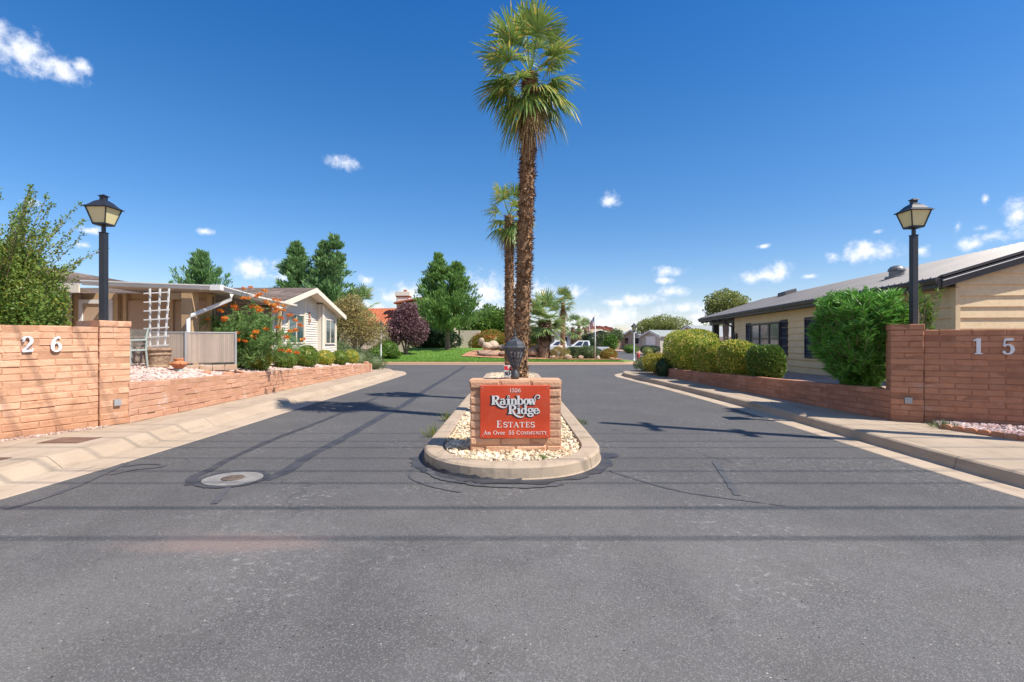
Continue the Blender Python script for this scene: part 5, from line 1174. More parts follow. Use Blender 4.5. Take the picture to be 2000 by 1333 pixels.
weed((-.7, 12, .1), 'small green weed in the gravel behind the sign', .15, 120, 'mid', .2)

# ------------------------------------------------------------------ palms
def frond(bl, base, a, e, L, R, droop=.3, span=110, n=26, wseg=None, pet=True, seedj=.1, roll=0, split=.45):
    d = np.array([math.cos(a)*math.cos(e), math.sin(a)*math.cos(e), math.sin(e)]); s = np.array([-math.sin(a), math.cos(a), 0]); s = unit(s+np.array([0, 0, roll])); up = np.cross(s, d)*-1
    hub = base+d*L-np.array([0, 0, .12*L])
    if pet:
        w = s*.014; bl.append(np.array([base+w, hub+w*.7, hub-w*.7, base-w]))
    st = np.array([0, split*.5, split, .78, 1.0]); dphi = math.radians(2*span)/n
    for k in range(n):
        ph = math.radians(-span)+dphi*(k+.5)+rng.normal(0, .02); q = d*math.cos(ph)+s*math.sin(ph); q = q*.94-up*.0+np.cross(s, d)*0
        r = R*(.72+.28*math.cos(ph))*rng.uniform(.9, 1.06); t2 = unit(np.cross(q, np.cross(s, d))+np.cross(s, d)*rng.normal(0, .25)); dr = droop*rng.uniform(.6, 1.5)
        ws = [.004, r*split*.5*dphi*.5, r*split*dphi*.46, r*split*dphi*.3, .001]; prev = None
        fall = 0
        for j in range(5):
            p = hub+q*r*st[j]*(1-.15*dr*st[j]**2)-np.array([0, 0, 1])*r*dr*max(0, st[j]-split*.4)**1.8
            cur = (p+t2*ws[j], p-t2*ws[j])
            if prev is not None: bl.append(np.array([prev[0], cur[0], cur[1], prev[1]]))
            prev = cur
def palm(loc, top, rtr, nf, Lp_, Rf, label, mat='palm', skirt=16, lean=None, seed=1, seg=26, chips=2600, trunk_mat=None, emin=-.9, dry=None, cat='palm tree', group=None, name='palm_tree', smooth_base=0, dk=1.0):
    """loc base point, top = crown offset (x,y,z) from the base"""
    t = thing(name, loc, label, cat, group); top = np.array(top, float)
    P = catmull(lean or [(0, 0, -.1), tuple(top*.35+np.array([top[0]*.12, 0, 0])), tuple(top*.7+np.array([top[0]*.08, 0, 0])), tuple(top)], 14); m = len(P)
    rad = [rtr*(1.12-.22*k/m)*(1+.12*math.sin(k*2.3)*.3) for k in range(m)]; mb = MB(); mb.tube([tuple(q) for q in P], rad, 12); trm = mb
    # shaggy leaf-base stubs
    n = chips; u = rng.random(n)**.9; idx = np.clip((u*(m-1)).astype(int), 0, m-2); q = P[idx]+(P[idx+1]-P[idx])*((u*(m-1))-idx)[:, None]
    a = rng.uniform(0, 6.28, n); rr = np.array(rad)[idx]; o = np.stack([np.cos(a), np.sin(a), np.zeros(n)], 1); kp = q[:, 2] > smooth_base; q, o, rr, n = q[kp], o[kp], rr[kp], int(kp.sum())
    dr = o*rng.uniform(.35, 1.1, (n, 1))+np.array([0, 0, 1])*rng.uniform(-.75, .8, (n, 1))+rdir(n)*.35; L = rng.uniform(.3, .68, (n, 1))*rr[:, None]
    nr = unit(np.stack([-o[:, 1], o[:, 0], np.zeros(n)], 1)+rdir(n)*.4); sd = np.cross(unit(dr), nr)
    trm.blocks = [leaves(q+o*rr[:, None]*.9, dr, L, L*rng.uniform(.25, .75, (n, 1)), nrm=sd)]
    obj('trunk', trm, trunk_mat or mFIB, t); bl = []; bd = []
    for k in range(nf):
        f = k/(nf-1); e = 1.45-(1.45-emin)*f**.85+rng.normal(0, .17); a = k*2.399963+rng.normal(0, .3); b = top+np.array([0, 0, -.45*Rf*f+.05])
        frond(bl, b, a, e, Lp_*rng.uniform(.8, 1.2)*(.5+.6*max(0, math.sin(e))), Rf*rng.uniform(.75, 1.15), droop=(.18+.55*f)*dk, n=seg, span=rng.uniform(95, 120), roll=rng.normal(0, .2))
    for k in range(skirt):
        a = k*2.4+rng.normal(0, .3); frond(bd, top+np.array([0, 0, -.4*Rf-.3*Rf*rng.random()]), a, rng.uniform(-1.3, -.7), Lp_*rng.uniform(.25, .45), Rf*rng.uniform(.55, .85), droop=.9, n=seg-6, span=rng.uniform(50, 85), roll=rng.normal(0, .4), split=.2)
    leafobj('crown', bl, LG[mat], t)
    if skirt: leafobj('dead_fronds', bd, LG['palmd'], t)
    return t
palm((.09, 9.65, .1), (.25, 0, 6.42), .138, 44, .74, .74, 'tallest palm with shaggy brown trunk and full green crown behind the red sign', skirt=12, chips=5200, emin=-.8, seg=28)
palm((-.05, 12.9, .1), (-.02, 0, 4.55), .115, 30, .55, .52, 'short slender shaggy palm with sparse drooping crown beside the tallest palm', skirt=9, chips=3000, seed=2, emin=-.8)

# ------------------------------------------------------------------ lawn island beyond the cross road
def zlawn(x, y):
    f = max(0, min(1, (y-33.2)/11)); g_ = max(0, min(1, (3.5-x)/6)); return .15+.85*f*g_*(1-.15*f)
LF = catmull([(-60, 33.6), (-20, 33.0), (-9, 32.7), (0, 32.6), (6, 32.7), (7.9, 33.2), (8.55, 34.4), (8.3, 37), (7.6, 40), (6.6, 42.6), (4.5, 44), (1.0, 45.5), (-3, 62), (-20, 70), (-60, 70)], 6)
struct('kerb', loft(LF, [(0, .0), (.03, .02), (.05, .13), (.09, .15), (.24, .152)], 1), M('pink_kerb', (.52, .32, .2), (.47, .3, .2), 1.5, rough=.9))
inn = offset(LF, .235)
mLAWN = M('lawn', (.12, .25, .035), (.17, .3, .05), .9, 5, rough=.9, bump=.9, bscale=26, bdist=.08, fine=((.08, .17, .02), 8, .45, .7, .6), stain=((.26, .28, .07), .5, .55, .75, .5))
b = bmesh.new(); vs = [b.verts.new((q[0], q[1], .15)) for q in inn]; f = b.faces.new(vs); bmesh.ops.triangulate(b, faces=[f])
for _ in range(4): bmesh.ops.subdivide_edges(b, edges=[e for e in b.edges if e.calc_length() > 2.0], cuts=1); bmesh.ops.triangulate(b, faces=[q for q in b.faces if len(q.verts) > 3])
for v in b.verts: v.co.z = zlawn(v.co.x, v.co.y)
bmesh.ops.recalc_face_normals(b, faces=b.faces); me = bpy.data.meshes.new('lawn'); b.to_mesh(me); b.free(); struct('lawn', me, mLAWN, smooth=False)
me.polygons.foreach_set('use_smooth', [True]*len(me.polygons))
n = 26000; p = np.stack([rng.uniform(-9, 8.4, n), 32.9+rng.random(n)**2*9, np.zeros(n)], 1); p = p[(p[:, 0] < 7.6) | (p[:, 1] > 34.3)]; p = p[(p[:, 0] < 7.2)]; p[:, 2] = [zlawn(a, c) for a, c, _ in p]; n = len(p)
o = leafobj('grass', [leaves(p, np.array([0, 0, 1])+rdir(n)*.5, rng.uniform(.05, .1, (n, 1)), .03)], LEAF('grass_blades', (.07, .16, .02), (.14, .24, .035), None, .3, .6)); o['kind'] = 'stuff'
# red gravel bed on the lawn
bed = [(-3.6, 36.3), (-1.5, 35.6), (1.2, 35.5), (3, 35.9), (5, 36.0), (7.4, 36.0), (8.0, 37.2), (7.3, 39.6), (6.2, 42), (3.5, 43), (0, 43.5), (-3, 41)]
B_ = catmull(bed+[bed[0]], 4)[:-1]; b = bmesh.new(); f = b.faces.new([b.verts.new((q[0], q[1], 0)) for q in B_]); bmesh.ops.triangulate(b, faces=[f])
for _ in range(3): bmesh.ops.subdivide_edges(b, edges=[e for e in b.edges if e.calc_length() > 1.2], cuts=1); bmesh.ops.triangulate(b, faces=[q for q in b.faces if len(q.verts) > 3])
for v in b.verts: v.co.z = zlawn(v.co.x, v.co.y)+.06
bmesh.ops.recalc_face_normals(b, faces=b.faces); me = bpy.data.meshes.new('gravel_bed'); b.to_mesh(me); b.free(); struct('gravel_bed', me, M('red_gravel', (.40, .17, .09), (.48, .25, .15), 5, 5, rough=.95, bump=.8, bscale=20, bdist=.05, fine=((.6, .42, .32), 9, .55, .7, .6)))
mROCK = M('tan_boulder', (.46, .35, .25), (.54, .44, .33), 1.6, 6, rough=.95, bump=.9, bscale=7, bdist=.12, fine=((.3, .19, .13), 3, .5, .7, .6)); mROCKR = M('red_boulder', (.36, .22, .15), (.42, .29, .21), 1.6, 6, rough=.95, bump=.9, bscale=7, bdist=.12, fine=((.22, .12, .09), 3, .5, .7, .6))
def boulder(px, py, Y, s, fl, lab, m):
    x = (px-1000)/1000*Y; z = 1.5+(666-py)/1000*Y; s *= .85; V_, F = rocks(np.array([[0, 0, 0]], float), np.array([s]), fl); me = np_mesh('boulder', V_, F); b = bmesh.new(); b.from_mesh(me)
    bmesh.ops.subdivide_edges(b, edges=b.edges, cuts=1, use_grid_fill=True)
    for v in b.verts: v.co += v.co.normalized()*rng.normal(0, .09*s)
    b.to_mesh(me); b.free(); o = obj('boulder', me, m); o.location = (x, Y, max(z, zlawn(x, Y)+s*fl*.25)); o.rotation_euler = (0, 0, rng.uniform(0, 6)); tag(o, lab, 'boulder', 'boulders on the lawn')
for a in ((947, 690, 37.2, .75, .5, 'flat reddish boulder at the left front of the rock pile', mROCKR), (965, 692, 36.9, .7, .45, 'long low red boulder beside the flat one, left of the palms', mROCKR), (985, 690, 37, .6, .55, 'dark red boulder just left of the palm trunks', mROCKR),
          (950, 677, 39, .62, .8, 'pale angular boulder on top of the pile, farthest left', mROCK), (964, 675, 39.4, .55, .85, 'pale pointed boulder second from the left on the pile', mROCK), (979, 678, 39.6, .55, .7, 'pale rounded boulder behind the short palm trunk', mROCK), (940, 668, 39.6, .3, 1.5, 'upright pale stone standing like a stump on the pile', mROCK),
          (1040, 686, 37.5, .62, .6, 'reddish boulder directly right of the tall palm trunk', mROCKR), (1052, 678, 39, .5, .7, 'tan boulder between tall palm and fan palm', mROCK), (1082, 688, 37.6, .42, .7, 'pale boulder at the right foot of the fan palm', mROCK), (1080, 698, 36.4, .3, .6, 'small pale boulder at the lawn edge below the fan palm', mROCK),
          (1092, 681, 39, .45, .8, 'tan boulder stacked behind the thin palm', mROCK), (1110, 697, 36.5, .33, .7, 'white boulder left of the rosemary hedge', mROCK), (1134, 697, 36.4, .3, .5, 'small red lava stone before the rosemary hedge', mROCKR), (1168, 699, 36.6, .24, .9, 'small white stone at the flagpole foot', mROCK), (1195, 701, 36.3, .22, .8, 'small orange stone at the right end of the gravel bed', mROCKR)): boulder(*a)
def fan(loc, h, r, nf, lp, rf, lab, sk, chips, **k): return palm(loc, (0.05, 0, h), r, nf, lp, rf, lab, mat='wash', skirt=sk, chips=chips, seg=20, emin=-.3, dk=.6, cat='palm tree', **k)
x = .062*37.8; fan((x, 37.8, zlawn(x, 37.8)), 2.75, .43, 46, 1.3, 1.15, 'stout fan palm with thick trunk and pale green crown on the gravel bed', 2, 2600, trunk_mat=M('fan_palm_trunk', (.17, .1, .065), (.28, .18, .12), 3, 5, rough=.95, island=.3, bump=.5), smooth_base=1.15)
x = .0985*43; fan((x, 43, .3), 4.4, .19, 26, .8, .8, 'thin tall fan palm with brown hanging skirt behind the stout fan palm', 18, 900)
for k, (px, Y, h, l) in enumerate(((1130, 66, 3.6, 'small distant palm left of the flag'), (1143, 70, 3.2, 'second small distant palm directly behind the flag'), (706, 37.5, 4.0, 'fan palm crown showing above the dry olive tree'), (1118, 56, 3.0, 'bushy palm right of the thin fan palm'))):
    x = (px-1000)/1000*Y; fan((x, Y, 0), h, .22, 16, .9, 1.0, l, 5, 300)

# conifers
def conifer(loc, H, Rb, label, mat, seed, clear=.12, nb=95, tops=None, per=130, nl=.34, group='pines beyond the houses', pw=.75):
    t = thing('pine_tree', loc, label, 'pine tree', group); tops = tops or [(0, 0, H)]; bl = []; mb = MB(); rg = np.random.default_rng(seed)
    mb.tube([(0, 0, -.2), (0, 0, H*.25), (tops[0][0]*.6, tops[0][1], H*.6), tops[0]], [H*.028, H*.024, H*.013, .01], 8)
    for tp in tops[1:]: mb.tube([(0, 0, H*.25), (tp[0]*.8, tp[1]*.8, tp[2]*.55), tp], [H*.02, H*.012, .01], 7)
    for k in range(nb):
        tp = tops[k % len(tops)]; f = rg.random()**.85; hh = clear*H+(tp[2]*.99-clear*H)*f; cx = tp[0]*min(1, hh/tp[2]*1.1); cy = tp[1]*min(1, hh/tp[2]*1.1)
        R = Rb*(1-f)**pw*rg.uniform(.45, 1.25)/(1 if len(tops) == 1 else 1.15)+.1; a = rg.uniform(0, 6.28); rise = rg.uniform(.1, .75); b0 = np.array([cx, cy, hh]); e = b0+np.array([math.cos(a)*R, math.sin(a)*R, R*rise]); mid = b0+np.array([math.cos(a)*R*.55, math.sin(a)*R*.55, R*rise*.25]); P = catmull([tuple(b0), tuple(mid), tuple(e)], 5)
        if k < 40: mb.tube([tuple(q) for q in P], list(np.linspace(.05, .015, len(P))), 4, caps=False)
        m = int(per*(.35+R/Rb)); u = rg.random(m)**.7; i = np.clip((u*(len(P)-1)).astype(int), 0, len(P)-2); q = P[i]+(P[i+1]-P[i])*(u*(len(P)-1)-i)[:, None]
        spread = .08+.1*R*(1-u*.8); off = rg.normal(0, 1, (m, 3))*spread[:, None]*np.array([1, 1, .55]); dr = np.array([math.cos(a)*.55, math.sin(a)*.55, .95])+rg.normal(0, .4, (m, 3)); L = nl*rg.uniform(.6, 1.25, (m, 1)); bl.append(leaves(q+off, dr, L, L*.26))
    obj('trunk', mb, mBARK, t); leafobj('crown', bl, LG[mat], t); return t
conifer((-5.35, 42.5, zlawn(-5.35, 42.5)-.1), 8.2, 3.3, 'large green pine with two tops standing on the lawn', 'pine', 5, clear=.2, nb=280, tops=[(-.75, 0, 8.0), (.75, 0, 7.2)], pw=.95)
conifer((-13.7, 38, 0), 9.2, 2.5, 'pair of pine tops rising right above the gable, taller right one', 'pineb', 8, clear=.25, nb=200, tops=[(-.3, 0, 8.8), (.5, 0, 9.3)], pw=.95)
conifer((-16.2, 38.5, 0), 8.8, 2.2, 'blue green pine left of the twin topped pine above the gable', 'pineb', 9, clear=.25, nb=160, pw=.95)
conifer((-27.3, 45, 0), 9.4, 3.4, 'lone pine above the porch gutter, farthest left of the pines', 'pineb', 10, clear=.3, nb=140, pw=.9)
# broadleaf
def tree(name, loc, lobes, n, ln, mat, label, cat='tree', wd=.6, trunk=.12, seed=0, coreon=False, **k):
    t = thing(name, loc, label, cat); leafobj('crown', shrub_blocks(lobes, n, ln, wd, seed=seed, out=.3, jit=.3, a=.2, coreon=coreon, **k), LG[mat], t); mb = MB(); zc = min(l[0][2]-l[1][2] for l in lobes)
    for c, r, s in lobes:
        mb.tube([(random.uniform(-.06, .06), random.uniform(-.06, .06), -.1), (c[0]*.25, c[1]*.25, max(.4, zc*1.0)), (c[0]*.8, c[1]*.8, c[2]-.2*r[2]), (c[0]+.3*r[0], c[1], c[2]+.5*r[2])], [trunk, trunk*.8, trunk*.4, trunk*.12], 6)
        for q in range(4): mb.tube([(c[0]*.7, c[1]*.7, c[2]-.4*r[2]), (c[0]+random.uniform(-.7, .7)*r[0], c[1]+random.uniform(-.7, .7)*r[1], c[2]+random.uniform(-.2, .7)*r[2])], [trunk*.3, trunk*.08], 5)
    obj('trunk', mb, mBARK, t); return t
tree('plum_tree', (-7.9, 38, .3), [((0, 0, 2.4), (1.1, 1.1, 1.3), 2), ((-.6, -.2, 1.9), (.9, .9, 1.0), 1.3), ((.7, 0, 1.9), (.95, .9, 1.1), 1.3), ((.1, 0, 3.3), (.75, .7, .7), 1)], 15000, .15, 'plum', 'purple leaved plum tree before the red tiled house', trunk=.08, seed=51)
tree('olive_tree', (-9.0, 29.5, .3), [((0, 0, 2.0), (1.1, 1.1, 1.2), 2), ((-.6, .2, 2.6), (1.0, .9, 1.1), 1.6), ((.9, 0, 1.7), (.95, .9, .8), 1.3), ((-.3, 0, 3.2), (.7, .7, .65), 1)], 11000, .13, 'olive', 'dry tan and olive leaved tree beyond the right end of the gable', trunk=.09, seed=53, wd=.4)
tree('green_tree', (-2.4, 56, 0), [((0, 0, 3.4), (2.3, 1.8, 1.9), 2), ((-1.6, 0, 2.9), (1.7, 1.5, 1.7), 1), ((1.5, 0, 3.1), (1.6, 1.5, 1.8), 1)], 16000, .26, 'mid', 'rounded green tree right of the large lawn pine', trunk=.15, seed=55)
tree('shade_tree', (23, 80, 0), [((0, 0, 4.0), (2.6, 2.2, 1.4), 2), ((2.4, 0, 3.8), (2.2, 2, 1.3), 1.3), ((-2, 0, 3.6), (1.6, 1.6, 1.2), 1)], 9000, .26, 'pale', 'broad pale green tree behind the grey house with the arched gable', trunk=.16, seed=57)
tree('shade_tree', (14.6, 35, 0), [((0, 0, 4.2), (1.3, 1.3, .75), 2), ((-.6, 0, 3.6), (.8, .8, .7), 1), ((.7, 0, 3.7), (.9, .8, .6), 1)], 6000, .16, 'pale', 'airy olive green tree showing over the ranch house roof', trunk=.1, seed=59)
tree('shade_tree', (15.2, 84, 0), [((0, 0, 2.0), (1.6, 1.4, 1.1), 1), ((1.8, 0, 2.3), (1.3, 1.2, 1.1), 1)], 4500, .24, 'grey', 'grey green tree below the red hill right of the flag', trunk=.12, seed=61)
tree('shade_tree', (11.1, 58, 0), [((0, 0, 1.1), (.9, .9, .7), 1), ((.2, 0, 1.65), (.6, .6, .5), 1)], 3500, .18, 'mid', 'yellow green tree left of the small grey far house', trunk=.08, seed=63)
S = lambda *a, **k: shrub(*a, **k)
S('dark_hedge', (-7.0, 46, .75), [((0, 0, .9), (2.3, .9, 1.1), 1)], 9000, .13, .6, LG['dark'], 'long dark clipped hedge in shade behind the lawn', 'hedge', seed=65, a=.08)
S('rust_shrub', (-1.9, 46.5, .6), [((0, 0, .8), (1.5, .9, 1.0), 2), ((1.3, 0, .7), (1.0, .8, .9), 1), ((-1.1, 0, .6), (.9, .8, .8), 1)], 10000, .13, .5, LG['gold'], 'rusty orange flowering shrub behind the boulder pile', 'shrub', seed=67)
S('foundation_shrub', (-8.6, 35.2, .3), [((0, 0, .6), (.75, .7, .65), 2), ((-.5, -.5, .35), (.7, .6, .45), 1), ((.6, -.4, .3), (.4, .4, .3), 1)], 7000, .1, .55, LG['mid'], 'bright green leafy shrub beside the lamp at the lawn corner', 'shrub', seed=69)
S('column_shrub', (2.0, 45, .3), [((0, 0, 1.0), (.48, .48, 1.05), 1)], 4000, .1, .5, LG['mid'], 'clipped green column shrub left of the stout fan palm', 'shrub', seed=71, a=.03)
S('gold_ball_shrub', (1.68, 40, .3), [((0, 0, .42), (.46, .46, .5), 1)], 3000, .08, .5, LG['gold'], 'golden ball shrub left of the stout fan palm', 'shrub', seed=73, a=.04)
S('low_shrub', (3.45, 36.8, .2), [((0, 0, .35), (.65, .5, .5), 1)], 2600, .1, .3, LG['olive'], 'thin dry shrub among the stones right of the fan palm', 'shrub', seed=75, coreon=False)
S('rosemary_hedge', (4.6, 38.2, .2), [((0, 0, .35), (.75, .6, .48), 1)], 4500, .14, .22, LG['grey'], 'green spiky bush, left of the two before the white pickup', 'shrub', 'spiky green bushes before the pickup', seed=77)
S('rosemary_hedge', (5.7, 38.2, .2), [((0, 0, .38), (.85, .65, .5), 1)], 5500, .14, .22, LG['grey'], 'green spiky bush at the flagpole, right of the two before the white pickup', 'shrub', 'spiky green bushes before the pickup', seed=79)
S('low_shrub', (7.0, 37.2, .2), [((0, 0, .3), (.6, .5, .42), 1)], 3500, .09, .4, LG['gold'], 'reddish green low bush at the right end of the gravel bed', 'shrub', seed=81)
# ------------------------------------------------------------------ background buildings
mSTUC = M('cream_stucco', (.62, .53, .42), (.58, .49, .38), 1, rough=.9); mTILE = M('red_roof_tile', (.40, .13, .06), (.34, .1, .045), 2, 5, rough=.85, island=.2, bump=.5)
mBRK = M('brown_brick', (.32, .18, .125), (.38, .23, .165), 4, rough=.9, bump=.4)
sh = thing('tiled_house', (-10.5, 50, 0), 'cream stucco house with red tile roof and white chimney beyond the lawn', 'house')
mb = MB(); mb.box(-16.5, -5.8, 49, 58, 0, 2.9); mb.box(-11.2, -8.0, 50.5, 56, 2.9, 5.1); mb.prism([(-11.2, 5.1), (-8.0, 5.1), (-8.0, 5.75)], lambda x, z: (x, 50.5, z), lambda x, z: (x, 56, z)); me = mb.mesh('wall'); fixn(me); obj('wall', me, mSTUC, sh, local=False)
def tiles(mb, A, B, up, L, pitch=.3):
    A = Vector(A); B = Vector(B); up = Vector(up).normalized(); D_ = (B-A).normalized(); Nn = D_.cross(up)
    if Nn.z < 0: Nn = -Nn
    n = int((B-A).length/pitch)
    for i in range(n):
        a = A+D_*i*pitch
        for k in range(4):
            t0, t1 = math.pi*k/4, math.pi*(k+1)/4; q = lambda t: D_*(pitch/2-pitch*.42*math.cos(t))+Nn*(.1*math.sin(t)); mb.quad(a+q(t0), a+q(t1), a+q(t1)+up*L, a+q(t0)+up*L)
    mb.quad(A, B, B+up*L, A+up*L)
mb = MB(); tiles(mb, (-17, 48.6, 2.85), (-5.4, 48.6, 2.85), (0, 1, .42), 5.2); tiles(mb, (-5.6, 58, 2.9), (-16.8, 58, 2.9), (0, -1, .42), 4.6)
for (a, b) in (((-11.6, 5.16), (-7.7, 5.9)),):
    mb.prism([(a[0], a[1]), (b[0], b[1]), (b[0], b[1]+.14), (a[0], a[1]+.14)], lambda x, z: (x, 50.1, z), lambda x, z: (x, 56.3, z))
me = mb.mesh('roof'); fixn(me); obj('roof', me, mTILE, sh, local=False)
mb = MB(); mb.box(-11.55, -10.3, 51.2, 52.2, 3.2, 5.9); mb.box(-11.45, -10.4, 51.1, 51.2, 3.2, 5.9); mb.box(-11.65, -10.2, 51.0, 52.3, 6.02, 6.42); obj('chimney', mb, M('white_stucco', (.74, .68, .6), (.7, .63, .55), 2, rough=.9), sh, local=False)
mb = MB(); mb.box(-11.6, -10.25, 51.05, 52.25, 5.9, 6.02); mb.lathe([(.16, 6.42), (.16, 6.58), (.2, 6.6), (.12, 6.66), (.01, 6.67)], (-10.75, 51.6, 0), 10); obj('chimney_cap', mb, mTILE, sh, local=False)
mb = MB(); mb.box(-4.9, -3.0, 48.2, 49, 0, 2.5); mb.box(-3.2, -3.05, 48.1, 48.2, 0, 2.3); mb.box(-2.75, -2.6, 48.1, 48.2, 0, 2.3); obj('garage_wall', mb, mSTUC, sh, local=False)
# terrace pillars, brick wall and railing left of the lamp
tw = thing('terrace', (-11.5, 35.5, 0), 'brick terrace with white stucco pillars and a dark stair railing left of the lawn', 'terrace')
mb = MB(); mb.box(-15, -9.6, 34.6, 35.0, 0, .95); mb.box(-9.8, -8.9, 34.9, 35.2, 0, .75); mb.box(-10.9, -9.4, 35.0, 38, 0, .6); obj('brick_wall', mb, mBRK, tw, local=False)
mb = MB(); mb.box(-10.75, -10.35, 36, 36.4, .3, 2.2); mb.box(-9.35, -8.95, 37, 37.4, .3, 2.1); mb.box(-10.35, -9.35, 36.1, 36.3, .9, 1.2); mb.box(-13.5, -8.2, 40, 40.4, 0, 2.6); obj('stucco_pillar', mb, mSTUC, tw, local=False)
mb = MB(); mb.tube([(-10.2, 34.5, 1.35), (-9.35, 34.5, 1.9)], .03, 6); mb.tube([(-10.2, 34.5, 1.35), (-10.2, 34.5, .2)], .03, 6); mb.tube([(-9.35, 34.5, 1.9), (-9.35, 34.5, .2)], .025, 6)
for k in range(6): u = k/6; mb.tube([(-10.2+.85*u, 34.5, 1.35+.55*u), (-10.2+.85*u, 34.5, .3)], .012, 4)
obj('railing', mb, mBLACK, tw, local=False)
def small_lamp(loc, h, lab):
    t = thing('street_lamp', loc, lab, 'street lamp', 'white pole street lamps in the distance'); mb = MB(); mb.tube([(0, 0, 0), (0, 0, h-.55)], .045, 8); mb.lathe([(.09, 0), (.08, .1), (.05, .14)], n=10); obj('pole', mb, mWHITEM, t)
    mb = MB(); mb.lathe([(.05, h-.56), (.09, h-.5), (.075, h-.49)], n=6); mb.lathe([(.23, h-.2), (.2, h-.15), (.1, h-.06), (.05, h-.03), (.05, h), (.02, h+.06), (.001, h+.08)], n=6)
    for k in range(6): a = k*math.pi/3; mb.beam((.085*math.cos(a), .085*math.sin(a), h-.5), (.17*math.cos(a), .17*math.sin(a), h-.18), .014, .014)
    obj('lantern_frame', mb, mBLACK, t); mb = MB(); mb.lathe([(.078, h-.49), (.16, h-.19)], n=6); obj('glass', mb, mYGLASS, t); return t
small_lamp((-8.55, 33.4, .15), 2.6, 'white pole street lamp at the left corner of the lawn')
small_lamp((8.15, 34.2, .15), 2.5, 'white pole street lamp by the right tip of the lawn')
# flagpole and flag
fp = thing('flagpole', (6.05, 37.2, .2), 'slim white flagpole on the gravel bed', 'flagpole'); mb = MB(); mb.tube([(0, 0, 0), (-.01, 0, 3.15)], [.045, .03], 8); mb.lathe([(.001, 3.15), (.05, 3.18), (.05, 3.22), (.001, 3.26)], n=10); obj('pole', mb, mWHITEM, fp, smooth=True)
m, t, out = _mat('striped_flag_cloth'); N = NT(t); uv = N.n('ShaderNodeUVMap').outputs[0]; s = N.n('ShaderNodeSeparateXYZ', {0: uv}); st = N.math('GREATER_THAN', N.math('FRACT', N.math('MULTIPLY', s.outputs[1], 6.5)), .5)
col = N.mix(st, c4((.5, .03, .045)), c4((.78, .76, .74))); can = N.math('MULTIPLY', N.math('LESS_THAN', s.outputs[0], .4), N.math('LESS_THAN', s.outputs[1], .538)); vx = N.n('ShaderNodeCombineXYZ', {0: N.math('SUBTRACT', N.math('FRACT', N.math('MULTIPLY', s.outputs[0], 15)), .5), 1: N.math('SUBTRACT', N.math('FRACT', N.math('MULTIPLY', s.outputs[1], 9.3)), .5)})
dot = N.math('LESS_THAN', N.n('ShaderNodeVectorMath', {0: vx.outputs[0]}, operation='LENGTH').outputs['Value'], .25); col = N.mix(can, col, N.mix(dot, c4((.03, .045, .14)), c4((.75, .75, .78)))); p = N.n('ShaderNodeBsdfPrincipled', {'Base Color': col, 'Roughness': .8}); tr = N.n('ShaderNodeBsdfTranslucent', {'Color': col}); q = N.n('ShaderNodeMixShader', {0: .25, 1: p.outputs[0], 2: tr.outputs[0]}); t.links.new(q.outputs[0], out.inputs[0])
NU, NV = 30, 16; me = bpy.data.meshes.new('flag'); vs = []; fs = []
for i in range(NU+1):
    for j in range(NV+1):
        u, v = i/NU, j/NV; vs.append((-.05-.46*u**.9+.05*math.sin(u*7)*v, .1*math.sin(u*13+v*2)*u**.6, -.62*v-.78*u**1.15-.03*v*u))
for i in range(NU):
    for j in range(NV): a = i*(NV+1)+j; fs.append((a, a+1, a+NV+2, a+NV+1))
me.from_pydata(vs, [], fs); uvl = me.uv_layers.new(name='UVMap')
for l in me.loops: i, j = divmod(l.vertex_index, NV+1); uvl.data[l.index].uv = (i/NU, j/NV)
me.polygons.foreach_set('use_smooth', [True]*len(me.polygons)); fl = obj('flag', me, m); fl.location = (6.03, 37.2, 3.3); tag(fl, 'drooping stars and stripes flag hanging from the white flagpole', 'flag')

